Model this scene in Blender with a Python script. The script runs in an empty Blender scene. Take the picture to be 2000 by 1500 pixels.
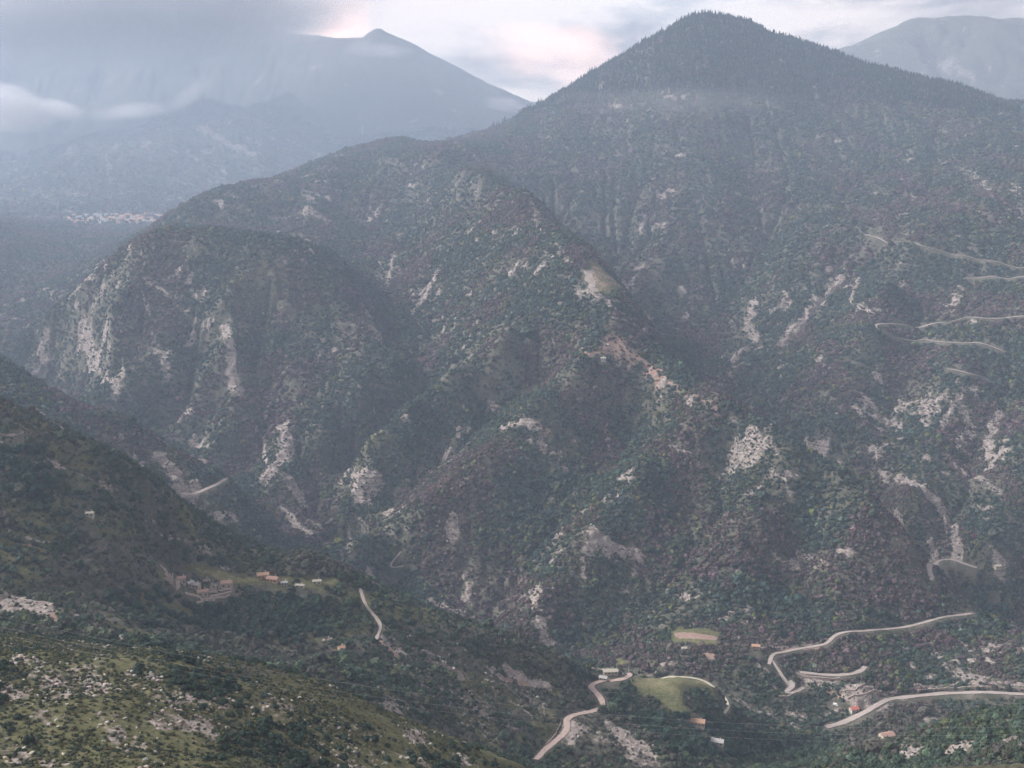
import bpy, bmesh, math, random
import numpy as np

# ------------------------------------------------------------------ camera
F_PX = 2144.0                      # focal length in pixels of the 2000 px wide photograph
PITCH = math.radians(-13.13)
CAM_Z = 700.0                      # height of the viewpoint above the valley floor
scene = bpy.context.scene
C = scene.collection
cam_d = bpy.data.cameras.new('camera')
cam_d.sensor_width = 36.0
cam_d.lens = 36.0 * F_PX / 2000.0
cam_d.clip_start = 0.5
cam_d.clip_end = 30000.0
cam = bpy.data.objects.new('camera', cam_d)
C.objects.link(cam)
cam.location = (0, 0, CAM_Z)
cam.rotation_euler = (math.pi / 2 + PITCH, 0, 0)
scene.camera = cam

def at(px, py, D):
    """point at plan depth D (metres from the viewpoint) seen in that direction; z relative to the viewpoint"""
    v = (750.0 - py) / F_PX
    u = (px - 1000.0) / F_PX
    k = D / (math.cos(PITCH) - v * math.sin(PITCH))
    return (u * k, D, (v * math.cos(PITCH) + math.sin(PITCH)) * k)


# ------------------------------------------------------------------ sky
SUN_EL, SUN_AZ = math.radians(34), math.radians(-82)     # azimuth from +Y towards +X
world = bpy.data.worlds.new('World')
scene.world = world
world.use_nodes = True
wn, wl = world.node_tree.nodes, world.node_tree.links
wn.clear()


def wnode(t, **kw):
    n = wn.new(t)
    for k, v in kw.items():
        setattr(n, k, v)
    return n


w_out = wnode('ShaderNodeOutputWorld')
w_bg = wnode('ShaderNodeBackground')
w_bg.inputs['Strength'].default_value = 1.0
sky = wnode('ShaderNodeTexSky', sky_type='NISHITA', sun_disc=False)
sky.sun_elevation = SUN_EL
sky.sun_rotation = SUN_AZ
sky.air_density = 1.0
sky.dust_density = 2.0
w_scale = wnode('ShaderNodeMix', data_type='RGBA', blend_type='MULTIPLY')
w_scale.inputs[0].default_value = 1.0
wl.new(sky.outputs[0], w_scale.inputs[6])
w_scale.inputs[7].default_value = (0.05, 0.05, 0.05, 1)
tc = wnode('ShaderNodeTexCoord')


def wnoise(scale, sx, sz, detail, rough, off):
    mp = wnode('ShaderNodeMapping')
    mp.inputs['Scale'].default_value = (sx, sx, sz)
    mp.inputs['Location'].default_value = off
    wl.new(tc.outputs['Generated'], mp.inputs['Vector'])
    n = wnode('ShaderNodeTexNoise')
    n.inputs['Scale'].default_value = scale
    n.inputs['Detail'].default_value = detail
    n.inputs['Roughness'].default_value = rough
    n.inputs['Distortion'].default_value = 0.35
    wl.new(mp.outputs[0], n.inputs['Vector'])
    return n.outputs[0]


def wramp(src, stops):
    r = wnode('ShaderNodeValToRGB')
    e = r.color_ramp.elements
    while len(e) < len(stops):
        e.new(0.5)
    for i, (p, c) in enumerate(stops):
        e[i].position = p
        e[i].color = (*c, 1)
    wl.new(src, r.inputs[0])
    return r.outputs[0]


def wmix(fac, a, b, mode='MIX'):
    m = wnode('ShaderNodeMix', data_type='RGBA', blend_type=mode)
    if isinstance(fac, float):
        m.inputs[0].default_value = fac
    else:
        wl.new(fac, m.inputs[0])
    for i, s in ((6, a), (7, b)):
        if isinstance(s, tuple):
            m.inputs[i].default_value = (*s, 1)
        else:
            wl.new(s, m.inputs[i])
    return m.outputs[2]


cl_a = wnoise(4.2, 1.0, 3.6, 9, 0.62, (0.3, 0.0, 0.2))
cl_b = wnoise(9.0, 1.0, 2.4, 7, 0.62, (1.7, 0.4, 0.0))
# overcast: grey undersides to pale gaps
cloud_col = wramp(cl_a, [(0.42, (0.040, 0.035, 0.033)), (0.49, (0.088, 0.076, 0.069)), (0.57, (0.150, 0.125, 0.108))])


def sky_dir(px, py):
    x, y, z = at(px, py, 1.0)
    n = math.sqrt(x * x + y * y + z * z)
    return (x / n, y / n, z / n)


glow = None
for gx, gy, gr, gs in ((450, 14, 1.4, 0.5), (655, 42, 2.8, 0.44), (1140, 102, 2.4, 0.30), (1040, 110, 2.4, 0.16), (1010, 140, 6.0, 0.12), (1570, 60, 5.0, 0.14)):
    dp = wnode('ShaderNodeVectorMath', operation='DISTANCE')
    wl.new(tc.outputs['Generated'], dp.inputs[0])
    dp.inputs[1].default_value = sky_dir(gx, gy)
    mr = wnode('ShaderNodeMapRange', interpolation_type='SMOOTHSTEP')
    mr.inputs['From Min'].default_value = 0.0
    mr.inputs['From Max'].default_value = math.radians(gr)
    mr.inputs['To Min'].default_value = gs
    mr.inputs['To Max'].default_value = 0.0
    wl.new(dp.outputs['Value'], mr.inputs['Value'])
    if glow is None:
        glow = mr.outputs[0]
    else:
        ad = wnode('ShaderNodeMath', operation='ADD')
        wl.new(glow, ad.inputs[0])
        wl.new(mr.outputs[0], ad.inputs[1])
        glow = ad.outputs[0]
pk = wnode('ShaderNodeMath', operation='ADD')
wl.new(glow, pk.inputs[0])
wl.new(cl_b, pk.inputs[1])
pink = wramp(pk.outputs[0], [(0.58, (0, 0, 0)), (0.98, (1, 1, 1))])
cloud_col = wmix(pink, cloud_col, (0.27, 0.165, 0.12))
cover = wramp(wnoise(2.1, 1.0, 2.0, 4, 0.5, (0.1, 3.0, 0.6)), [(0.30, (0.80, 0.80, 0.80)), (0.5, (1, 1, 1))])
w_all = wmix(cover, w_scale.outputs[2], cloud_col)
# the whole overcast is brighter low over the mountains than overhead
sep = wnode('ShaderNodeSeparateXYZ')
wl.new(tc.outputs['Generated'], sep.inputs[0])
lift = wramp(sep.outputs[2], [(0.0, (1.30, 1.30, 1.30)), (0.10, (1.12, 1.12, 1.14)), (0.35, (0.85, 0.86, 0.90)), (1.0, (0.72, 0.74, 0.80))])
w_all = wmix(1.0, w_all, lift, 'MULTIPLY')
wl.new(w_all, w_bg.inputs['Color'])
wl.new(w_bg.outputs[0], w_out.inputs['Surface'])

# ------------------------------------------------------------------ sun (weak, through cloud)
sun_d = bpy.data.lights.new('sun', 'SUN')
sun_d.energy = 0.95
sun_d.angle = math.radians(30)
sun_d.color = (1.0, 0.95, 0.90)
sun = bpy.data.objects.new('sun', sun_d)
C.objects.link(sun)
sun.location = (0, -300, 1600)
sun.rotation_euler = (math.pi / 2 - SUN_EL, 0, math.pi - SUN_AZ)

vs = scene.view_settings
vs.view_transform = 'Standard'
vs.look = 'None'
vs.exposure = 3.1
vs.gamma = 1.0
vs.use_curve_mapping = False
cy = scene.cycles
cy.max_bounces = 3
cy.diffuse_bounces = 2
cy.glossy_bounces = 1
cy.transmission_bounces = 1
cy.transparent_max_bounces = 8
cy.volume_bounces = 1
cy.use_denoising = True
cy.denoising_prefilter = 'FAST'
cy.use_adaptive_sampling = False
cy.volume_max_steps = 80

# ------------------------------------------------------------------ small helpers
rng = np.random.default_rng(11)
random.seed(5)


def V2(r):
    """tangent of elevation for a photograph row"""
    v = (750.0 - r) / F_PX
    return (v * math.cos(PITCH) + math.sin(PITCH)) / (math.cos(PITCH) - v * math.sin(PITCH))


def project(P):
    """photograph pixel of points (n,3), z relative to the viewpoint"""
    P = np.asarray(P, float)
    d = P[:, 1] * math.cos(PITCH) + P[:, 2] * math.sin(PITCH)
    up = -P[:, 1] * math.sin(PITCH) + P[:, 2] * math.cos(PITCH)
    return 1000 + F_PX * P[:, 0] / d, 750 - F_PX * up / d


_perm = np.random.default_rng(77).permutation(512).astype(np.int64)
_ang = np.random.default_rng(78).random(512) * 2 * math.pi
_gx, _gy = np.cos(_ang), np.sin(_ang)


def perlin(x, y, seed=0):
    x = np.asarray(x, float) + seed * 37.17
    y = np.asarray(y, float) - seed * 19.31
    xi = np.floor(x).astype(np.int64)
    yi = np.floor(y).astype(np.int64)
    xf, yf = x - xi, y - yi
    u = xf * xf * xf * (xf * (xf * 6 - 15) + 10)
    v = yf * yf * yf * (yf * (yf * 6 - 15) + 10)

    def g(a, b, dx, dy):
        h = (_perm[(_perm[a & 511] + b) & 511])
        return _gx[h] * dx + _gy[h] * dy
    n00 = g(xi, yi, xf, yf)
    n10 = g(xi + 1, yi, xf - 1, yf)
    n01 = g(xi, yi + 1, xf, yf - 1)
    n11 = g(xi + 1, yi + 1, xf - 1, yf - 1)
    a = n00 + u * (n10 - n00)
    b = n01 + u * (n11 - n01)
    return (a + v * (b - a)) * 1.5


def fbm(x, y, wl_, octs, seed=0, gain=0.5):
    s, a = 0.0, 1.0
    for o in range(octs):
        s = s + a * perlin(x / wl_, y / wl_, seed + o)
        wl_ /= 2.03
        a *= gain
    return s


# ------------------------------------------------------------------ the lie of the land
# crests and valley lines: (column, row in the photograph, plan depth in metres)
LINES = [
 # region, closed list of points
 ('foreground_hill', [(-250,1255,380),(0,1280,400),(150,1277,415),(350,1290,430),(500,1312,450),(650,1345,480),(760,1395,500),(900,1450,512),(1020,1500,520),(1130,1560,520)]),
 ('foreground_hill', [(-250,1380,330),(0,1380,345),(200,1385,355),(400,1400,372),(560,1420,395)]),
 ('foreground_hill', [(-250,1500,290),(0,1500,300),(250,1500,310),(500,1500,335),(750,1500,400)]),
 ('wooded_spur', [(-250,1235,560),(0,1235,560),(150,1240,600),(300,1262,660),(450,1275,735),(560,1285,770)]),
 ('wooded_spur', [(-250,1180,690),(0,1180,695),(120,1195,690),(240,1250,680)]),
 ('wooded_spur', [(0,1050,770),(150,1060,800),(300,1080,850)]),
 ('wooded_spur', [(-250,900,830),(0,930,830),(150,960,850),(250,1000,870)]),
 ('wooded_spur', [(-250,720,880),(-100,770,890),(0,800,900),(150,870,900),(250,922,905),(330,982,912),(440,1082,935),(520,1106,940),(600,1080,950),(660,1110,940),(720,1150,930),(800,1190,920),(900,1225,920),(1000,1255,930),(1100,1280,950),(1200,1310,985),(1240,1320,1000)]),
 ('wooded_spur', [(320,1125,885),(420,1145,880),(520,1130,900),(620,1145,900)]),
 ('wooded_spur', [(300,1190,850),(420,1200,842),(500,1205,838),(640,1190,860)]),
 ('wooded_spur', [(400,1240,800),(520,1252,796),(620,1260,800),(665,1268,792)]),
 ('wooded_spur', [(560,1300,720),(640,1295,725),(690,1330,700),(750,1425,640),(860,1455,690),(1000,1505,690),(1150,1525,740)]),
 ('wooded_spur', [(720,1250,830),(820,1300,820),(900,1350,820),(950,1430,790)]),
 ('wooded_spur', [(1060,1480,800),(1100,1410,858),(1175,1385,895),(1150,1335,955)]),
 ('wooded_spur', [(1000,1330,890),(1080,1350,900)]),
 ('meadow_spur', [(1240,1320,1000),(1330,1322,1010),(1400,1345,1010),(1440,1400,1000),(1500,1440,985)]),
 ('meadow_spur', [(1180,1400,890),(1230,1435,860),(1300,1482,830),(1380,1530,800)]),
 ('meadow_spur', [(1320,1352,965),(1310,1400,925),(1380,1440,905),(1450,1480,900),(1600,1462,1000)]),
 ('near_hillside', [(2300,1300,680),(2000,1378,700),(1800,1432,720),(1600,1482,750),(1500,1512,760),(1400,1545,750)]),
 ('near_hillside', [(2300,1500,540),(2000,1500,560),(1800,1525,600),(1600,1560,640)]),
 # gorge between the two near spurs, hidden
 ('gorge_spur', [(-150,830,1200),(150,930,1190),(300,1015,1190),(450,1125,1190),(600,1125,1230),(750,1200,1230),(900,1240,1235)]),
 ('gorge_spur', [(-250,640,1520),(0,702,1500),(100,770,1450),(250,822,1420),(330,872,1400),(440,932,1380),(500,1000,1370),(560,1062,1400),(610,1085,1440)]),
 ('gorge_spur', [(290,900,1340),(350,965,1310),(430,1030,1290),(520,1105,1270)]),
 # left gorge
 ('rocky_mountain', [(630,1050,1500,-30),(500,960,1600,-30),(430,905,1700,-30),(330,810,1850,-30),(200,745,2050,-30),(60,690,2300,-30),(-150,610,2600,-30)]),
 ('rocky_mountain', [(30,655,2330),(150,570,2230),(215,520,2200),(280,470,2170),(340,455,2180)]),
 ('rocky_mountain', [(280,470,2170),(400,470,2150),(560,462,2230),(650,490,2250)]),
 ('rocky_mountain', [(215,600,2050),(300,640,2000),(250,720,1930)]),
 ('rocky_mountain', [(450,560,2030),(440,660,1930),(460,760,1840),(540,850,1740),(530,930,1660),(590,1000,1580)]),
 ('rocky_mountain', [(650,490,2250),(690,560,2130),(735,640,2000),(770,710,1900),(720,780,1830),(640,850,1740)]),
 ('rocky_mountain', [(600,620,2010,-8),(640,720,1890,-10),(600,800,1800,-8)]),
 ('rocky_mountain', [(345,700,1930),(370,800,1830),(420,860,1760)]),
 ('rocky_mountain', [(385,560,2060,-22),(395,680,1960,-25),(425,790,1850,-25)]),
 ('rocky_mountain', [(300,560,2090,10),(285,680,1970,12),(320,770,1880,8)]),
 ('rocky_mountain', [(560,600,2040,12),(560,740,1890,14),(590,850,1770,12),(600,930,1690,10)]),
 ('rocky_mountain', [(505,620,2010,-24),(510,760,1870,-28),(500,880,1740,-25)]),
 ('forest_mountain', [(1300,350,3000,15),(1280,430,2830,12),(1290,520,2640,10)]),
 ('forest_mountain', [(1780,560,2330,-25),(1790,680,2110,-25),(1740,820,1890,-22)]),
 ('forest_mountain', [(1500,150,3450,12),(1520,260,3200,14),(1530,350,3000,12)]),
 ('forest_mountain', [(1450,200,3320,-20),(1460,300,3090,-25),(1480,380,2900,-25)]),
 ('forest_mountain', [(1720,250,3280,14),(1760,340,3000,14),(1700,430,2700,12)]),
 # ravine left of the centre mountain
 ('ridge_mountain', [(640,1060,1490,-80),(640,950,1600,-80),(670,850,1730,-80),(760,790,1830,-80),(830,740,1850,-80),(790,640,2000,-80),(750,530,2250,-80),(720,450,2550,-80)]),
 ('ridge_mountain', [(780,270,3400),(830,285,3200),(900,330,2800,5),(1030,390,2400,14),(1090,450,2200,16),(1150,510,2000,16),(1210,590,1890,16),(1250,680,1780,20),(1330,748,1690,22),(1400,810,1600,24),(1480,858,1548,24),(1550,900,1500,22),(1630,945,1458,20),(1700,990,1420,18),(1780,1080,1370,10),(1850,1180,1320),(1910,1215,1300)]),
 ('ridge_mountain', [(1100,580,1900,10),(980,680,1800,10),(880,740,1740,10),(800,800,1690,10),(720,870,1640,10),(695,950,1580,10),(665,1035,1520,10)]),
 ('ridge_mountain', [(1050,740,1760,-18),(950,800,1710,-18),(860,870,1650,-18),(760,960,1570,-18),(690,1040,1470,-18)]),
 ('ridge_mountain', [(1200,640,1780,12),(1050,800,1620,12),(950,900,1530,12),(830,1000,1450,12),(720,1080,1390,12)]),
 ('ridge_mountain', [(1230,830,1640,-16),(1100,1000,1460,-16),(1000,1130,1360,-16),(930,1220,1300,-16)]),
 ('ridge_mountain', [(1330,800,1600,-8),(1250,900,1480,-8),(1150,1030,1370,-8),(1060,1150,1290,-8),(1040,1230,1230,-8)]),
 ('ridge_mountain', [(1420,900,1530,-14),(1330,1000,1440,-14),(1200,1180,1300,-14),(1130,1250,1240,-14)]),
 ('ridge_mountain', [(1500,900,1490,-10),(1480,1000,1400,-10),(1450,1120,1310,-10),(1400,1220,1230,-10)]),
 ('ridge_mountain', [(1610,960,1450,-6),(1570,1060,1390,-6),(1540,1140,1330,-6),(1500,1220,1250,-6)]),
 ('ridge_mountain', [(1700,1010,1410,-6),(1650,1120,1325,-6),(1600,1220,1250,-6)]),
 # foot of it, lower gorge and valley floor
 ('valley_floor', [(640,1070,1470),(760,1160,1380),(900,1210,1310),(1050,1262,1220),(1200,1350,1090),(1330,1372,1070),(1450,1390,1060),(1560,1415,1055),(1700,1440,1035),(1900,1440,1030),(2300,1440,1030)]),
 ('valley_floor', [(1300,1240,1225),(1360,1246,1205),(1420,1255,1190),(1500,1272,1178),(1640,1240,1230),(1750,1215,1280)]),
 ('valley_floor', [(1330,1290,1145),(1450,1310,1130),(1530,1345,1115),(1650,1322,1145),(1690,1348,1115)]),
 ('valley_floor', [(1640,1410,1080),(1720,1366,1118),(1850,1352,1128),(2000,1354,1118),(2300,1370,1100)]),
 ('valley_floor', [(1780,1338,1136),(1900,1326,1150),(2000,1330,1140)]),
 ('valley_floor', [(1800,1262,1245),(1900,1255,1250),(2000,1250,1250),(2300,1240,1250)]),
 # right valley
 ('forest_mountain', [(2300,1160,1400,-70),(2000,1135,1465,-70),(1920,1112,1490,-70),(1850,1095,1500,-70),(1700,970,1640,-70),(1550,880,1830,-70),(1420,760,2050,-70),(1350,650,2250,-70),(1250,560,2500,-70),(1180,480,2650,-70),(1080,400,2850,-70)]),
 ('forest_mountain', [(440,362,2900),(540,350,3150),(600,325,3250),(680,290,3350),(780,270,3400),(830,285,3380),(900,281,3450),(960,255,3550),(1050,203,3600),(1150,148,3650),(1250,95,3650),(1330,45,3650),(1380,26,3650),(1460,40,3650),(1560,85,3650),(1640,107,3650),(1750,140,3600),(1850,170,3500),(1950,195,3400),(2000,213,3350),(2150,240,3300),(2400,270,3250)]),
 ('forest_mountain', [(1380,120,3420),(1390,200,3250),(1380,300,3060),(1420,380,2880)]),
 ('forest_mountain', [(1250,230,3300),(1180,330,3080),(1130,400,2880)]),
 ('forest_mountain', [(1600,200,3380),(1640,300,3100),(1600,400,2820),(1540,480,2620),(1480,580,2440)]),
 ('forest_mountain', [(1500,450,2760,-30),(1450,540,2600,-30),(1400,620,2400,-30)]),
 ('forest_mountain', [(2000,330,2850),(1880,400,2620),(1780,480,2420),(1730,560,2280),(1700,640,2130),(1660,740,1980),(1610,830,1850)]),
 ('forest_mountain', [(1680,500,2480,-30),(1640,580,2310,-30),(1560,690,2110,-30)]),
 ('forest_mountain', [(2250,450,2480),(2000,560,2260),(1900,640,2120),(1850,760,1930),(1830,860,1790),(1790,960,1660)]),
 ('forest_mountain', [(1960,760,1950,-25),(1900,880,1770,-25),(1850,980,1640,-25)]),
 ('forest_mountain', [(2250,700,1980),(2000,860,1760),(1970,980,1630),(1930,1060,1540)]),
 ('rocky_mountain', [(300,470,2430,-45),(450,466,2440,-35),(600,470,2450,-32),(710,480,2480,-40)]),
 ('back_slope', [(400,440,2760),(560,436,2800),(680,428,2850),(820,425,2800),(930,420,2640)]),
 ('back_slope', [(440,362,2900),(380,400,2800),(330,445,2600)]),
 ('back_slope', [(600,400,2800),(720,360,2980),(850,350,2950)]),
 # left valley with the village
 ('village_valley', [(-150,610,2600),(0,570,2900),(90,520,3100),(170,470,3450),(230,455,3600),(330,440,3700)]),
 ('village_valley', [(-200,430,3850),(0,432,3850),(130,430,3880),(230,426,3920),(320,418,3950),(420,395,4050)]),
 ('village_valley', [(-250,360,3300),(-60,440,3200),(0,480,3150)]),
 ('village_valley', [(240,520,2700),(200,560,2600),(120,600,2550)]),
 # far mountains
 ('far_mountain', [(-300,380,4400),(0,372,4300),(150,360,4350),(300,352,4400),(450,345,4450),(560,345,4400),(700,330,4300)]),
 ('far_mountain', [(60,340,4600),(180,298,4700),(300,240,4850),(350,205,4950),(400,182,5000),(450,215,4900),(500,280,4700),(540,340,4500)]),
 ('far_mountain', [(560,180,5150),(600,250,4900),(650,310,4600)]),
 ('far_mountain', [(-400,-40,6200),(0,5,6200),(200,18,6150),(330,22,6100),(430,32,6050),(500,52,6000),(560,66,5950),(650,80,5850),(692,86,5800),(715,68,5780),(738,58,5780),(764,74,5750),(800,94,5700),(900,148,5600),(1000,200,5500),(1060,238,5450),(1200,262,5400)]),
 ('far_mountain', [(-300,190,5650),(0,185,5650),(200,180,5650)]),
 ('far_mountain', [(735,160,5450),(800,250,5000),(820,290,4700)]),
 ('hazy_mountain', [(1500,160,5600),(1640,106,5750),(1700,76,5800),(1780,42,5900),(1850,37,6000),(2000,35,6000),(2200,30,6000),(2500,60,6000)]),
 ('hazy_mountain', [(1650,190,5100),(1850,190,5000),(2050,190,4900),(2300,200,4900)]),
 ('hazy_mountain', [(1830,100,5550),(1900,160,5250)]),
]
RAW = [  # unseen ground: x, y, z relative to the viewpoint
 (0,0,-3.5),(12,14,-9),(-12,14,-9),(0,60,-47),(40,60,-50),(-40,60,-46),(0,150,-142),(110,150,-150),(-110,150,-132),(0,250,-205),(-150,250,-180),(180,250,-215),(330,350,-250),
 (60,400,-300),(200,430,-325),(320,480,-335),(-60,360,-235),
 (-500,300,-150),(-700,700,-230),(-850,1000,-180),(-1000,1300,-330),(-1400,2000,-360),(-1900,2700,-400),(-2800,3900,-200),(-3600,5000,80),(-4000,6000,560),(-3000,6900,300),
 (700,400,-280),(900,700,-330),(1100,1000,-520),(1300,1300,-540),(1500,1700,-480),(1900,2300,-260),(2400,3100,-60),(2700,3700,20),(3200,4500,0),(4200,6000,480),(3000,6900,300),
 (-700,4300,-190),(0,4300,-230),(600,4400,-230),(1300,4400,-190),(2000,4400,-150),(0,6900,-50),(-1500,6900,300),(1500,6900,250),(700,6100,20),(700,5300,-80),
 (-1500,5330,-30),(-1150,5250,-60),(-1900,5330,0),(-700,5200,-80),(-2300,5330,40),
 (0,-60,12),(60,-10,4),(-60,-10,6),(0,-300,70),(500,-200,-20),(-500,-200,60),(900,-700,120),(-900,-700,160),(0,-1200,200),(-1600,-300,40),(1600,-200,-160),(2600,1200,-150),(-2600,1200,-40),(2500,-2400,200),(-2500,-2400,250),
]
pts, preg = [], []
REGIONS = []
for reg, ln in LINES:
    if reg not in REGIONS:
        REGIONS.append(reg)
    P = np.array([np.array(at(*p[:3])) + [0, 0, p[3] if len(p) > 3 else 0.0] for p in ln])
    for i in range(len(P) - 1):
        L = np.linalg.norm(P[i + 1] - P[i])
        n = max(1, int(round(L / (35 + 0.045 * P[i][1]))))
        for k in range(n):
            pts.append(P[i] + (P[i + 1] - P[i]) * k / n)
            preg.append(REGIONS.index(reg))
    pts.append(P[-1])
    preg.append(REGIONS.index(reg))
pts += [np.array(p, float) for p in RAW]
pts = np.array(pts)
preg = np.array(preg)
# drop near duplicates
keep = []
for i in range(len(pts)):
    if all((pts[i, 0] - pts[j, 0]) ** 2 + (pts[i, 1] - pts[j, 1]) ** 2 > (6 + 0.004 * abs(pts[i, 1])) ** 2 for j in keep):
        keep.append(i)
kreg = np.array([preg[i] if i < len(preg) else -1 for i in keep])
pts = pts[keep]
_n = len(pts)
_d = np.sqrt(((pts[:, None, :2] - pts[None, :, :2]) ** 2).sum(2) + 16.0)
_A = np.zeros((_n + 3, _n + 3))
_A[:_n, :_n] = -_d / 1000.0
_A[np.arange(_n), np.arange(_n)] -= -0.0 + 0.002
_A[:_n, _n] = 1
_A[:_n, _n + 1:] = pts[:, :2] / 1000.0
_A[_n:, :_n] = _A[:_n, _n:].T
_w = np.linalg.solve(_A, np.concatenate([pts[:, 2], [0, 0, 0]]))


def rbf(x, y):
    x = np.asarray(x, np.float32).ravel()
    y = np.asarray(y, np.float32).ravel()
    out = np.empty(len(x), np.float32)
    px_, py_ = pts[:, 0].astype(np.float32), pts[:, 1].astype(np.float32)
    w_ = (_w[:_n] / -1000.0).astype(np.float32)
    for a in range(0, len(x), 20000):
        b = slice(a, a + 20000)
        d = np.sqrt((x[b, None] - px_) ** 2 + (y[b, None] - py_) ** 2 + 16.0)
        out[b] = d @ w_ + _w[_n] + (x[b] * _w[_n + 1] + y[b] * _w[_n + 2]) / 1000.0
    return out


# grid of the visible land: t = x / y, y = plan depth
TMAX = 0.72
NT, NY = 760, 1330
tg = np.concatenate([np.linspace(-TMAX, -0.545, 30)[:-1], np.linspace(-0.545, 0.545, NT - 58), np.linspace(0.545, TMAX, 30)[1:]])
NT = len(tg)
yk = np.array([4, 60, 250, 300, 520, 700, 1000, 1600, 2300, 3700, 4200, 6300, 7000.])
yn = np.array([12, 30, 40, 130, 70, 180, 270, 200, 210, 30, 120, 12])
yg = np.concatenate([np.exp(np.linspace(math.log(yk[i]), math.log(yk[i + 1]), yn[i], endpoint=False)) for i in range(len(yn))] + [[7000.]])
NY = len(yg)
# coarse evaluation then bilinear in grid space
ti = np.unique(np.concatenate([np.arange(0, NT, 3), [NT - 1]]))
yi_ = np.unique(np.concatenate([np.arange(0, NY, 3), [NY - 1]]))
Tc, Yc = np.meshgrid(tg[ti], yg[yi_])
Zc = rbf(Tc * Yc, Yc).reshape(Tc.shape)
Zt = np.empty((len(yi_), NT))
for r in range(len(yi_)):
    Zt[r] = np.interp(tg, tg[ti], Zc[r])
Z0 = np.empty((NY, NT))
iy = np.clip(np.searchsorted(yg[yi_], yg, 'right') - 1, 0, len(yi_) - 2)
fy = ((yg - yg[yi_][iy]) / (yg[yi_][iy + 1] - yg[yi_][iy]))[:, None]
Z0 = Zt[iy] * (1 - fy) + Zt[iy + 1] * fy
TG, YG = np.meshgrid(tg, yg)
XG = TG * YG
del Tc, Yc, Zc, Zt
# natural relief: broad swells, then rain-cut gullies running down the slopes
amp = np.clip(YG / 1500.0, 0.25, 1.3) * np.clip((YG - 60) / 300, 0, 1)
SHARP = 1.0 - 0.75 * np.exp(-((XG - at(738, 62, 5780)[0]) / 500) ** 2) * (YG > 5000)
Z0 = Z0 + SHARP * amp * np.where((YG > 1200) & (YG < 2100), 4, 7) * fbm(XG, YG, 320, 2, 1)
pk_x, pk_y, _z = at(738, 62, 5780)
Z0 = Z0 + 14 * np.exp(-(np.abs(XG - pk_x) / 60) ** 1.3 - ((YG - pk_y) / 60) ** 2) - 12 * np.exp(-((XG - pk_x + 125) / 60) ** 2 - ((YG - pk_y) / 90) ** 2)
farf = np.clip((YG - 4200) / 600, 0, 1) * SHARP
Z0 = Z0 + farf * (38 * fbm(XG, YG * .6, 620, 5, 15) + 30 * (.35 - np.abs(fbm(XG + YG * .4, YG * .5, 420, 4, 18))))


def grid_ij(x, y):
    t = np.clip(np.asarray(x) / np.maximum(y, 1e-3), -TMAX, TMAX)
    fi = np.interp(t, tg, np.arange(NT))
    fj = np.interp(y, yg, np.arange(NY))
    return fi, fj


def sample(A, x, y):
    fi, fj = grid_ij(x, y)
    i = np.clip(fi.astype(int), 0, NT - 2)
    j = np.clip(fj.astype(int), 0, NY - 2)
    a, b = fi - i, fj - j
    return (A[j, i] * (1 - a) + A[j, i + 1] * a) * (1 - b) + (A[j + 1, i] * (1 - a) + A[j + 1, i + 1] * a) * b


def cast(px, py, lo=260.0):
    """first ground point in the direction of that pixel"""
    v = (750.0 - py) / F_PX
    u = (px - 1000.0) / F_PX
    dy = math.cos(PITCH) - v * math.sin(PITCH)
    t, s = u / dy, (v * math.cos(PITCH) + math.sin(PITCH)) / dy
    t = min(max(t, -TMAX), TMAX)
    fi = np.interp(t, tg, np.arange(NT))
    i = min(int(fi), NT - 2)
    col = Z0[:, i] * (1 - (fi - i)) + Z0[:, i + 1] * (fi - i)
    hit = (col >= s * yg) & (yg > lo)
    j = int(np.argmax(hit))
    if not hit.any():
        return None
    if j > 0:
        a0, a1 = col[j - 1] - s * yg[j - 1], col[j] - s * yg[j]
        k = np.clip(-a0 / (a1 - a0 + 1e-9), 0, 1)
        y = yg[j - 1] + k * (yg[j] - yg[j - 1])
    else:
        y = yg[0]
    return np.array([t * y, y, sample(Z0, t * y, y)])


def blur(A, n):
    for ax in (0, 1):
        for _ in range(2):
            c = np.cumsum(np.pad(A, [(n + 1, n) if k == ax else (0, 0) for k in (0, 1)], mode='edge'), axis=ax)
            A = (c[2 * n + 1:] - c[:-2 * n - 1]) / (2 * n + 1) if ax == 0 else (c[:, 2 * n + 1:] - c[:, :-2 * n - 1]) / (2 * n + 1)
    return A


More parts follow.
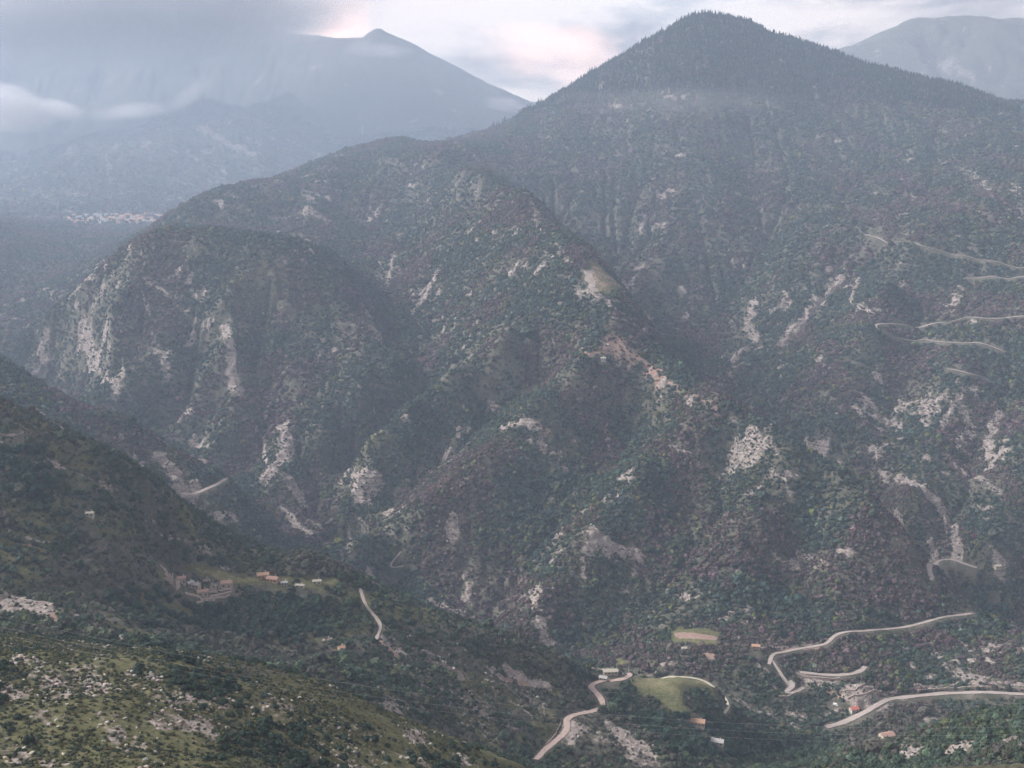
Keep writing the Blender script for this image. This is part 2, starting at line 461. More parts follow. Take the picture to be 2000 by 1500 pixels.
def erode(x0, x1, y0, y1, dx, steps, K, nb, gain, seed):
    """stream-power erosion on a square grid; returns the fine gully relief it adds"""
    gx = np.arange(x0, x1, dx)
    gy = np.arange(y0, y1, dx)
    GX, GY = np.meshgrid(gx, gy)
    z = sample(Z0, GX, GY)
    zi = z.copy()
    z = z + 6.0 * (dx / 8) * fbm(GX, GY, 12 * dx, 4, seed, 0.6)
    h, w = z.shape
    I = np.arange(h * w).reshape(h, w)
    for _ in range(steps):
        best = np.zeros((h, w))
        rec = I.copy()
        dist = np.ones((h, w))
        for di in (-1, 0, 1):
            for dj in (-1, 0, 1):
                if di == 0 and dj == 0:
                    continue
                L = dx * math.hypot(di, dj)
                sl = np.full((h, w), -1.0)
                a0, a1 = max(0, -di), h - max(0, di)
                b0, b1 = max(0, -dj), w - max(0, dj)
                sl[a0:a1, b0:b1] = (z[a0:a1, b0:b1] - z[a0 + di:a1 + di, b0 + dj:b1 + dj]) / L
                m = sl > best
                best[m] = sl[m]
                rec[m] = (I + di * w + dj)[m]
                dist[m] = L
        order = np.argsort(-z.ravel(), kind='stable').tolist()
        r = rec.ravel().tolist()
        A = [1.0] * (h * w)
        for i in order:
            j = r[i]
            if j != i:
                A[j] += A[i]
        Fk = (K * np.sqrt(np.minimum(np.array(A), 900.0)) / dist.ravel()).tolist()
        zl = z.ravel().tolist()
        for i in reversed(order):
            j = r[i]
            if j != i:
                f = Fk[i]
                zl[i] = (zl[i] + f * zl[j]) / (1 + f)
        z = np.array(zl).reshape(h, w)
        z = z + 0.12 * (blur(z, 1) - z)
    d = z - zi
    d = d - blur(d, nb)
    ed = np.minimum(np.minimum(GX - x0, x1 - GX), np.minimum(GY - y0, y1 - GY)) / (12 * dx)
    d = gain * d * np.clip(ed, 0, 1)
    fi = (XG - x0) / dx
    fj = (YG - y0) / dx
    ok = (fi > 0) & (fi < w - 1.001) & (fj > 0) & (fj < h - 1.001)
    i = np.clip(fi.astype(int), 0, w - 2)
    j = np.clip(fj.astype(int), 0, h - 2)
    a, b = np.clip(fi - i, 0, 1), np.clip(fj - j, 0, 1)
    r = (d[j, i] * (1 - a) + d[j, i + 1] * a) * (1 - b) + (d[j + 1, i] * (1 - a) + d[j + 1, i + 1] * a) * b
    return np.where(ok, r, 0)


E1 = erode(-2300, 2300, 280, 4150, 8.0, 6, 0.55, 14, 1.0, 31)
E2 = erode(-4300, 4300, 3700, 7000, 18.0, 6, 1.0, 12, 1.0, 47)
Z0 = Z0 + 0.58 * E1 * np.clip(YG / 1100, 0.2, 1.0) * np.clip(1.5 - YG / 5200, .6, 1) + 0.32 * E2 * SHARP
Z0 = Z0 + 1.6 * fbm(XG, YG, 34, 3, 21) * np.clip(amp, 0, 1)

# ------------------------------------------------------------------ ground cover maps
ROCK = np.zeros_like(Z0)
GRASS = np.zeros_like(Z0)
EARTH = np.zeros_like(Z0)
CLEAR = np.zeros_like(Z0)


def window(xy, pad):
    """grid slice that holds the plan points xy with some metres around"""
    y0, y1 = xy[:, 1].min() - pad, xy[:, 1].max() + pad
    t = xy[:, 0] / xy[:, 1]
    dp = pad / max(xy[:, 1].min(), 1)
    j0, j1 = np.searchsorted(yg, [y0, y1])
    i0, i1 = np.searchsorted(tg, [t.min() - dp, t.max() + dp])
    return slice(max(j0 - 1, 0), min(j1 + 1, NY)), slice(max(i0 - 1, 0), min(i1 + 1, NT))


def plan(pxs):
    out = []
    for p in pxs:
        q = cast(p[0], p[1])
        if q is not None and (not out or abs(q[1] - out[-1][1]) < 0.22 * q[1]):
            out.append(q)
    return np.array(out)


def seg_dist(X, Y, P):
    d = np.full(X.shape, 1e9)
    for a, b in zip(P[:-1], P[1:]):
        vx, vy = b[0] - a[0], b[1] - a[1]
        L = vx * vx + vy * vy + 1e-9
        k = np.clip(((X - a[0]) * vx + (Y - a[1]) * vy) / L, 0, 1)
        d = np.minimum(d, np.hypot(X - a[0] - k * vx, Y - a[1] - k * vy))
    return d


def stroke(M, pxs, w_px, val, rag=0.8):
    P = plan(pxs)
    if len(P) == 0:
        return
    if len(P) == 1:
        P = np.vstack([P, P + [[0.5, 0.5, 0]]])
    w = 0.5 * w_px * P[:, 1].mean() / F_PX * 1.2
    sl = window(P, w * 3)
    X, Y = XG[sl], YG[sl]
    d = seg_dist(X, Y, P)
    n = 1 + rag * perlin(X / (w * 1.3 + 3), Y / (w * 1.3 + 3), 41) + 0.5 * rag * perlin(X / (w * .5 + 2), Y / (w * .5 + 2), 43)
    m = np.clip(1.6 - 1.2 * d / (w * np.maximum(n, 0.15)), 0, 1) * val
    M[sl] = np.maximum(M[sl], m)


def area(M, pxs, val, rag=0.35, mode='max'):
    P = plan(pxs)
    if len(P) < 3:
        return
    size = math.sqrt(np.ptp(P[:, 0]) * np.ptp(P[:, 1])) + 2
    sl = window(P, size * 0.4)
    X, Y = XG[sl], YG[sl]
    jx = X + rag * size * 0.5 * perlin(X / (size * .3), Y / (size * .3), 51) + rag * size * .2 * perlin(X / (size * .1), Y / (size * .1), 52)
    jy = Y + rag * size * 0.5 * perlin(X / (size * .3), Y / (size * .3), 53) + rag * size * .2 * perlin(X / (size * .1), Y / (size * .1), 54)
    ins = np.zeros(X.shape, bool)
    for a, b in zip(P, np.roll(P, -1, 0)):
        c = (a[1] > jy) != (b[1] > jy)
        ins ^= c & (jx < (b[0] - a[0]) * (jy - a[1]) / (b[1] - a[1] + 1e-9) + a[0])
    M[sl] = np.maximum(M[sl], (blur(ins.astype(float), 1) if min(ins.shape) > 8 else ins) * val)


ROCK_STROKES = [
 ([(250,500),(215,545),(180,600)],14,.5),([(440,640),(450,700),(452,740),(470,770)],17,.9),([(160,640),(175,690),(187,712)],22,.65),([(170,650),(215,690)],16,.5),([(205,740),(230,768)],20,.6),
 ([(240,712),(240,738)],9,.9),([(300,690),(345,695)],10,.5),([(322,695),(326,732)],20,.65),([(382,660),(362,676)],8,.7),([(285,545),(330,580)],12,.6),([(272,552),(290,612)],8,.6),([(350,600),(400,640)],12,.5),
 ([(730,640),(752,680)],14,.6),([(550,838),(562,880),(540,910),(518,935)],27,.9),([(558,930),(592,985)],22,.8),([(512,850),(520,905)],9,.7),([(550,992),(602,1042)],15,.65),([(612,830),(642,862)],22,.5),
 ([(330,870),(398,903)],16,.85),([(236,850),(246,902)],16,.65),([(262,895),(277,912)],12,.7),([(345,952),(380,1000),(430,1022),(462,1048)],16,.9),([(100,826),(142,846)],14,.9),([(58,788),(86,816)],9,.8),
 ([(215,798),(235,812)],8,.5),([(270,820),(332,858)],9,.5),([(0,770),(42,745)],11,.5),([(20,700),(60,720)],8,.4),
 ([(855,530),(825,590),(804,616)],10,.95),([(770,500),(754,560)],8,.65),([(735,510),(745,522)],7,.6),([(845,625),(877,618),(864,652)],9,.6),([(852,688),(830,722)],11,.65),([(896,608),(886,642)],6,.6),([(860,560),(850,585)],6,.7),
 ([(1040,400),(1058,440)],22,.5),([(1078,478),(1112,512)],18,.45),([(1148,530),(1160,572),(1212,612)],16,.85),([(1140,592),(1212,592)],9,.6),([(1190,622),(1250,642)],9,.6),([(1262,612),(1302,662)],13,.55),
 ([(1368,738),(1402,752)],18,.5),([(955,790),(968,796)],14,.6),([(1020,820),(1062,852)],14,.5),([(1310,870),(1362,902)],16,.55),([(1530,930),(1542,962)],15,.6),([(1638,900),(1682,962)],18,.6),
 ([(1137,1090),(1141,1132)],10,.7),([(1242,1108),(1222,1162)],12,.5),([(1050,1148),(1044,1182)],24,.8),([(1054,1208),(1060,1240),(1076,1256)],24,.9),([(1018,1168),(1030,1160)],14,.6),([(838,1170),(902,1202)],18,.6),
 ([(680,1030),(682,1082)],10,.6),([(702,1010),(772,1052)],8,.5),([(790,1030),(800,1040)],9,.5),([(1640,1200),(1625,1196)],8,.6),([(1100,1180),(1120,1172)],10,.4),
 ([(1645,540),(1580,612),(1528,668)],17,.95),([(1568,640),(1530,672)],18,.9),([(1676,545),(1660,592)],9,.85),([(1664,596),(1702,612)],9,.7),([(1530,570),(1542,588)],11,.8),([(1470,590),(1460,640),(1476,662)],20,.7),
 ([(1890,760),(1838,832)],13,.85),([(1800,788),(1812,832)],16,.8),([(1880,800),(1902,842),(1868,872)],22,.75),([(1950,808),(1930,860),(1932,892)],20,.85),([(1850,890),(1882,922)],18,.65),([(1966,860),(1924,922)],11,.8),
 ([(1755,930),(1790,946),(1822,978)],19,1.0),([(1824,976),(1842,992)],22,.8),([(1840,1000),(1866,1032),(1871,1088)],17,.95),([(1818,1062),(1826,1102)],16,.9),([(1905,930),(1952,962)],22,.55),([(1750,1000),(1762,1032)],13,.7),
 ([(1942,1102),(1958,1100)],22,.9),([(1880,330),(1922,362)],24,.5),([(1980,360),(1997,422)],20,.5),([(1836,250),(1872,272)],14,.35),([(1298,190),(1382,196)],13,.6),([(1190,203),(1214,207)],10,.7),
 ([(1285,378),(1298,386)],11,.8),([(1262,424),(1250,456)],8,.75),([(1360,395),(1366,390)],8,.5),([(600,412),(642,430)],26,.55),([(528,424),(562,426)],9,.6),([(700,430),(832,442)],9,.4),([(890,360),(900,375)],14,.4),
 ([(390,250),(492,302)],15,.7),([(430,212),(542,262)],10,.45),([(560,272),(622,302)],8,.6),([(336,292),(352,300)],8,.6),([(370,302),(390,312)],9,.6),([(85,565),(112,582)],14,.35),([(455,352),(490,356)],4,.8),
 ([(990,1310),(1072,1342)],22,.85),([(740,1248),(782,1272)],22,.95),([(190,1222),(245,1252)],15,.75),([(128,1190),(150,1202)],12,.7),([(1450,1372),(1562,1422)],26,.6),([(1840,1296),(1905,1330)],34,.6),
 ([(1785,1338),(1860,1338),(1930,1334),(2030,1338)],13,.95),([(1810,1325),(1822,1318)],18,.8),([(1890,1322),(1900,1318)],20,.7),([(1905,1340),(1925,1322)],16,.9),([(1630,1196),(1650,1204)],8,.6),
 ([(1850,1205),(1890,1198)],13,.9),([(30,1050),(95,1062)],9,.6),([(150,998),(200,1015)],14,.4),([(160,930),(215,950)],16,.5),([(110,905),(125,915)],12,.8),([(190,960),(225,955)],14,.5),([(40,960),(60,975)],10,.3),
 ([(860,1300),(900,1320)],14,.7),([(1570,1330),(1640,1334)],9,.8),([(1500,1262),(1600,1256)],9,.7),([(1640,1384),(1600,1402)],8,.6),([(1480,1300),(1500,1312)],9,.6),([(1745,1350),(1700,1344)],8,.8),([(1735,1378),(1715,1392)],8,.8),([(1400,1262),(1470,1262)],6,.6),([(800,1258),(950,1330),(1040,1400)],10,.5),([(780,1290),(900,1380)],12,.5),([(60,905),(110,900)],5,.6),([(20,1010),(70,1040)],6,.45),([(250,980),(300,1020)],8,.4),([(300,1030),(370,1060)],7,.4),([(770,1330),(840,1400)],14,.5),([(880,1350),(950,1400)],16,.6),([(940,1390),(1010,1425)],14,.6),([(0,848),(35,850)],6,.7),([(320,1110),(330,1122)],10,.8),
]
ROCK_AREAS = [
 ([(440,570),(560,560),(640,600),(740,640),(770,700),(720,705),(600,645),(450,605)],.34),([(560,640),(680,660),(700,720),(600,700)],.30),([(425,470),(520,480),(560,540),(450,560)],.25),
 ([(688,880),(705,930),(748,945),(762,925),(735,985),(690,998),(680,930)],.8),([(290,890),(312,878),(345,915),(385,945),(400,960),(352,967),(308,940)],.9),([(515,1052),(572,1098),(532,1112),(493,1096)],.95),
 ([(1430,818),(1500,848),(1492,902),(1430,932),(1400,932)],.6),([(1558,848),(1602,858),(1652,902),(1662,932),(1578,884)],.8),([(1140,1035),(1175,1018),(1190,1050),(1250,1080),(1257,1106),(1200,1090),(1160,1082),(1135,1102)],.85),
 ([(40,1302),(200,1296),(222,1350),(130,1362),(50,1342)],.55),([(280,1338),(460,1358),(445,1392),(300,1382)],.5),([(180,1380),(285,1440),(272,1478),(200,1452)],.5),([(500,1348),(600,1378),(560,1412),(480,1382)],.5),
 ([(60,1382),(130,1395),(110,1420),(60,1410)],.5),([(20,1450),(60,1460),(60,1498),(10,1498)],.45),([(600,1400),(760,1440),(760,1490),(600,1480)],.35),([(10,1330),(40,1330),(40,1350),(10,1350)],.4),
 ([(730,1220),(800,1240),(950,1290),(1082,1332),(1062,1362),(1000,1422),(900,1422),(830,1372),(742,1282)],.38),([(1180,1402),(1212,1420),(1292,1470),(1312,1502),(1230,1492),(1190,1442)],.75),
 ([(0,1155),(30,1150),(60,1170),(110,1180),(112,1206),(40,1202),(0,1182)],.85),([(1648,1350),(1702,1338),(1732,1354),(1702,1382),(1660,1384)],.95),([(1790,100),(1872,110),(1932,172),(1850,166)],.55),
 ([(1845,1290),(1905,1300),(1915,1335),(1850,1330)],.45),([(1560,1318),(1620,1322),(1640,1345),(1570,1340)],.6),
]
EARTH_STROKES = [
 ([(1140,690),(1200,680),(1262,712),(1292,742)],24,.7),([(1270,720),(1402,812)],13,.5),([(1000,830),(1080,850)],14,.5),([(1260,870),(1320,920)],20,.4),([(1185,660),(1240,670)],16,.5),([(880,980),(950,1000)],14,.3),
 ([(1110,745),(1180,770)],16,.4),([(1040,405),(1060,450)],14,.5),([(600,415),(640,430)],20,.5),([(745,1255),(775,1280)],16,.8),([(985,1325),(1065,1340)],10,.8),([(1200,1420),(1235,1460)],22,.6),([(95,1185),(112,1215)],10,.9),
 ([(1530,1268),(1600,1264)],9,1.0),([(1850,895),(1880,925)],10,.5),([(1925,865),(1935,880)],12,.6),([(1785,1345),(1830,1345)],9,.6),([(60,560),(110,575)],20,.4),([(1620,1352),(1690,1374)],16,.5),([(30,1060),(90,1075)],6,.5),
 ([(640,1270),(680,1272)],8,.4),([(500,1290),(530,1305)],9,.6),([(480,1395),(520,1415)],12,.5),([(1600,400),(1640,420)],12,.3),([(1340,830),(1360,850)],12,.4),([(1180,1050),(1200,1065)],14,.4),
]
GRASS_AREAS = [
 ([(345,1108),(400,1105),(430,1112),(520,1128),(580,1125),(575,1138),(480,1140),(390,1130)],1.0),([(580,1132),(655,1125),(668,1140),(650,1150),(600,1152)],1.0),
 ([(1245,1322),(1335,1322),(1385,1332),(1415,1360),(1400,1372),(1370,1352),(1330,1360),(1340,1390),(1310,1400),(1290,1360),(1250,1350)],1.0),
 ([(1195,1286),(1218,1286),(1230,1302),(1205,1300)],1.0),([(0,1228),(60,1222),(130,1235),(140,1275),(0,1290)],.9),([(0,1290),(300,1292),(480,1315),(650,1350),(700,1400),(850,1440),(980,1490),(980,1560),(-200,1560),(-200,1290)],.72),
 ([(160,1000),(230,1005),(280,1040),(270,1060),(200,1050)],.75),([(140,1225),(160,1235),(165,1270),(145,1275)],.8),([(90,890),(200,885),(230,960),(160,985),(110,920)],.4),([(640,1180),(700,1160),(740,1230),(660,1265),(640,1230)],.5),
 ([(1140,520),(1170,514),(1222,572),(1190,582),(1140,562)],.8),([(440,480),(560,480),(620,560),(520,610),(440,590)],.4),([(530,760),(620,760),(600,880),(560,850)],.35),([(940,700),(1100,600),(1120,640),(900,770)],.30),
 ([(1310,1228),(1400,1232),(1405,1262),(1312,1258)],.9),([(540,455),(580,455),(580,463),(540,463)],.9),([(160,455),(185,455),(185,465),(160,465)],.8),([(150,480),(190,480),(190,490),(150,490)],.6),
 ([(690,860),(780,850),(770,900),(700,900)],.5),([(300,1110),(325,1110),(340,1130),(300,1140)],.7),([(620,1385),(680,1340),(690,1380),(520,1460),(500,1455)],.9),
]
EARTH_AREAS = [([(1316,1236),(1320,1246),(1398,1252),(1402,1244)],1.0), ([(1364,1273),(1398,1278),(1398,1288),(1378,1286)],1.0)]
for p, w, v in ROCK_STROKES:
    stroke(ROCK, p, w, v * .90)
for p, v in ROCK_AREAS:
    area(ROCK, p, v * .86)
for p, w, v in EARTH_STROKES:
    stroke(EARTH, p, w, v)
for p, v in GRASS_AREAS:
    area(GRASS, p, v, 0.2)
for p, v in EARTH_AREAS:
    area(EARTH, p, v, 0.05)
    area(CLEAR, p, 1.0, 0.05)
for p in (GRASS_AREAS[0], GRASS_AREAS[1], GRASS_AREAS[2], GRASS_AREAS[3]):
    area(CLEAR, p[0], 0.97, 0.1)
area(CLEAR, GRASS_AREAS[10][0], 0.9, 0.2)
area(EARTH, GRASS_AREAS[10][0], 0.42, 0.3)
area(CLEAR, GRASS_AREAS[14][0], 0.85, 0.1)
fg = (YG < 545) & (TG < 0.22)
GRASS = np.where(fg, np.maximum(GRASS, np.clip(0.62 + 0.5 * fbm(XG, YG, 60, 3, 58), 0.15, .85)), GRASS)
ROCK = np.where(fg, np.maximum(ROCK, np.clip(fbm(XG, YG, 26, 3, 59) * 1.1 - 0.28, 0, 0.5)), ROCK)
nl = (YG > 545) & (YG < 1060) & (TG < 0.05)
GRASS = np.where(nl, np.maximum(GRASS, np.clip(0.30 + 0.75 * fbm(XG, YG, 60, 3, 57), 0, .8)), GRASS)
# scattered natural outcrops everywhere, thicker on the rocky mountain and the near spurs
spk = fbm(XG, YG, 90, 3, 61) + 0.7 * fbm(XG, YG, 22, 2, 66)
rocky = np.zeros_like(Z0)
for pxs, v in (([(60,620),(280,470),(560,460),(760,540),(830,720),(690,860),(620,1040),(440,900),(150,760)],.55),
               ([(700,1150),(1240,1320),(1200,1400),(1000,1480),(720,1300)],.55),
               ([(0,700),(250,820),(560,1060),(450,1080),(250,920),(0,800)],.5),
               ([(1680,700),(2000,760),(2000,1100),(1700,960)],.45),
               ([(1090,450),(1150,510),(1400,810),(1550,900),(1700,990),(1600,1000),(1300,860),(1150,700)],.4)):
    area(rocky, pxs, v, 0.1)
rocky = blur(rocky, 6)
ROCK = np.maximum(ROCK, np.clip((spk - 0.60 + rocky * 1.15) * 1.5, 0, 0.66) * (YG > 560) * (1 - GRASS))
ROCK = np.where(YG > 4200, np.maximum(ROCK, np.clip(fbm(XG, YG, 300, 4, 71) * .7 - .22, 0, .42)), ROCK)

# ------------------------------------------------------------------ roads: cut into the slope
ROADS = [
 ('road', 'main valley road running below the pale rock cutting at right', 6.5, [(1612,1420),(1660,1406),(1700,1386),(1742,1364),(1790,1359),(1850,1354),(1920,1352),(2000,1356),(2090,1362)]),
 ('road', 'pale road climbing across the foot of the central mountain to the fields', 4.6, [(1898,1198),(1860,1202),(1812,1215),(1745,1226),(1680,1234),(1626,1242),(1619,1256),(1590,1263),(1552,1268),(1508,1275),(1502,1298)]),
 ('road', 'short steep lane dropping from the fields towards the hairpins', 4.0, [(1508,1290),(1520,1308),(1532,1328),(1542,1338)]),
 ('road', 'hairpin terrace of pale road on the slope above the valley road', 6.0, [(1690,1302),(1684,1311),(1660,1317),(1625,1320),(1590,1316),(1562,1313)]),
 ('road', 'tight pale hairpin bend above the grey scree', 6.0, [(1542,1330),(1552,1336),(1546,1345),(1530,1352),(1545,1354),(1570,1343)]),
 ('road', 'winding pink gravel road on the near spur with three bends', 5.6, [(1046,1484),(1060,1468),(1082,1450),(1106,1432),(1112,1416),(1100,1406),(1112,1397),(1140,1393),(1164,1390),(1180,1380),(1174,1364),(1158,1347),(1149,1337),(1168,1332),(1190,1326)]),
 ('road', 'pale lay-by bend of the spur road beside the white pole', 5.6, [(1190,1330),(1215,1328),(1236,1320),(1226,1315)]),
 ('track', 'narrow pale track curving along the edge of the green meadow', 3.2, [(1240,1319),(1290,1323),(1340,1322),(1376,1329),(1404,1350),(1422,1370),(1424,1382),(1414,1394)]),
 ('footpath', 'thin pale footpath zigzagging down the wooded spur right of the hamlet', 3.0, [(703,1150),(714,1184),(734,1206),(746,1222),(734,1250)]),
 ('road', 'pale mountain road rounding the cliff above the left gorge', 6.5, [(352,964),(392,958),(424,949),(441,935)]),
 ('road', 'pale road below the orange cliff in the right hand valley', 6.5, [(1822,1134),(1814,1112),(1828,1096),(1860,1090),(1880,1101),(1908,1109)]),
 ('road', 'hairpin mountain road on the right hand slope', 6.5, [(2030,616),(1930,622),(1830,628),(1760,633),(1712,632),(1708,638),(1724,648),(1800,660),(1880,672),(1960,686)]),
 ('road', 'upper mountain road high on the right hand slope', 6.5, [(1690,458),(1740,472),(1800,482),(1840,490),(1900,503),(1960,514),(2030,522)]),
 ('road', 'short level stretch of road between the upper and the hairpin road', 6.5, [(1885,542),(1930,540),(1980,542),(2030,544)]),
 ('road', 'faint lower road crossing the right hand slope', 6.0, [(1850,720),(1890,730),(1925,739)]),
 ('footpath', 'faint path cut across the foot of the central mountain', 2.5, [(783,1078),(768,1095),(756,1106),(788,1105)]),
]
road_paths = []
for nm, lab, w, pxs in ROADS:
    P = plan(pxs)
    # resample and round the corners
    L = np.concatenate([[0], np.cumsum(np.linalg.norm(np.diff(P[:, :2], axis=0), axis=1))])
    n = max(8, int(L[-1] / 3.0))
    u = np.linspace(0, L[-1], n)
    x, y = np.interp(u, L, P[:, 0]), np.interp(u, L, P[:, 1])
    for _ in range(10):
        x[1:-1] = .25 * x[:-2] + .5 * x[1:-1] + .25 * x[2:]
        y[1:-1] = .25 * y[:-2] + .5 * y[1:-1] + .25 * y[2:]
    z = sample(Z0, x, y)
    for _ in range(25):
        z[1:-1] = .25 * z[:-2] + .5 * z[1:-1] + .25 * z[2:]
    R = np.stack([x, y, z], 1)
    road_paths.append((nm, lab, w, R))
    sl = window(R, w * 3 + 18)
    X, Y = XG[sl], YG[sl]
    best = np.full(X.shape, 1e9)
    zr = np.zeros(X.shape)
    for k in range(0, n):
        d = np.hypot(X - x[k], Y - y[k])
        m = d < best
        best[m] = d[m]
        zr[m] = z[k]
    f = np.clip(1.0 - (best - w * 0.62) / (w * 0.9 + 3.0), 0, 1)
    f = f * f * (3 - 2 * f)
    Z0[sl] = Z0[sl] * (1 - f) + (zr - 0.25) * f
    CLEAR[sl] = np.maximum(CLEAR[sl], best < w * 0.6 + 2.2)
    if y.mean() > 1000:                      # felled verge on the valley side
        for off in (3.5, 7.0):
            bx_, by_ = X * (y.mean() + off) / y.mean(), Y + off
            CLEAR[sl] = np.maximum(CLEAR[sl], np.min(np.hypot(bx_[..., None] - x[::2], by_[..., None] - y[::2]), -1) < w * 0.5 + 1.5 if X.size * n < 4e7 else 0)
    band = np.clip(1.5 - best / (w * 0.9), 0, 1) * (0.55 + 0.45 * perlin(X / 30, Y / 30, 88))
    ROCK[sl] = np.maximum(ROCK[sl], band * 0.62)
# jagged relief where bare rock shows
rk = np.clip(ROCK * 1.4, 0, 1) * np.clip(1 - CLEAR * 1.2, 0, 1)
Z0 = Z0 + rk * np.clip(YG / 1200, .18, 1.2) * (4.0 * np.abs(fbm(XG, YG, 24, 2, 101)) - 1.0 + 1.6 * fbm(XG, YG, 9, 2, 105))

fr = Z0 / 9.0 + 0.25 * perlin(XG / 60, YG / 60, 111)
fr = fr - np.floor(fr)
Z0 = Z0 + np.clip(rk * 1.3 - .25, 0, 1) * np.clip(YG / 1200, .1, 1.2) * 6.0 * (fr * fr * fr * (fr * (fr * 6 - 15) + 10) - fr)

# what the viewpoint (or a place a few steps beside it) cannot see
slope_run = np.maximum.accumulate(np.where(YG > 200, Z0 / YG, -9), axis=0)
HID = (slope_run - Z0 / YG) * YG            # metres below the sight line
PXG, PYG = project(np.stack([XG.ravel(), YG.ravel(), Z0.ravel()], 1))
PXG, PYG = PXG.reshape(Z0.shape), PYG.reshape(Z0.shape)

# ------------------------------------------------------------------ materials
MATS = {}


def material(name):
    m = bpy.data.materials.new(name)
    m.use_nodes = True
    nt = m.node_tree
    b = nt.nodes['Principled BSDF']
    b.inputs['Roughness'].default_value = 0.92
    b.inputs['Specular IOR Level'].default_value = 0.15
    MATS[name] = m
    return m, nt, b


def nnoise(nt, scale, detail=4, rough=0.55, vec=None):
    n = nt.nodes.new('ShaderNodeTexNoise')
    n.inputs['Scale'].default_value = scale
    n.inputs['Detail'].default_value = detail
    n.inputs['Roughness'].default_value = rough
    if vec is not None:
        nt.links.new(vec, n.inputs['Vector'])
    return n.outputs[0]


def nramp(nt, src, stops):
    r = nt.nodes.new('ShaderNodeValToRGB')
    e = r.color_ramp.elements
    while len(e) < len(stops):
        e.new(0.5)
    for i, (p, c) in enumerate(stops):
        e[i].position = p
        e[i].color = (*c, 1) if len(c) == 3 else c
    nt.links.new(src, r.inputs[0])
    return r.outputs[0]


def nmix(nt, fac, a, b, mode='MIX'):
    m = nt.nodes.new('ShaderNodeMix')
    m.data_type = 'RGBA'
    m.blend_type = mode
    for i, s in ((0, fac), (6, a), (7, b)):
        if isinstance(s, (int, float)):
            m.inputs[i].default_value = s
        elif isinstance(s, tuple):
            m.inputs[i].default_value = (*s, 1)
        else:
            nt.links.new(s, m.inputs[i])
    return m.outputs[2]


def nmath(nt, op, a, b=0.0, clamp=False):
    m = nt.nodes.new('ShaderNodeMath')
    m.operation = op
    m.use_clamp = clamp
    for i, s in ((0, a), (1, b)):
        if isinstance(s, (int, float)):
            m.inputs[i].default_value = s
        else:
            nt.links.new(s, m.inputs[i])
    return m.outputs[0]


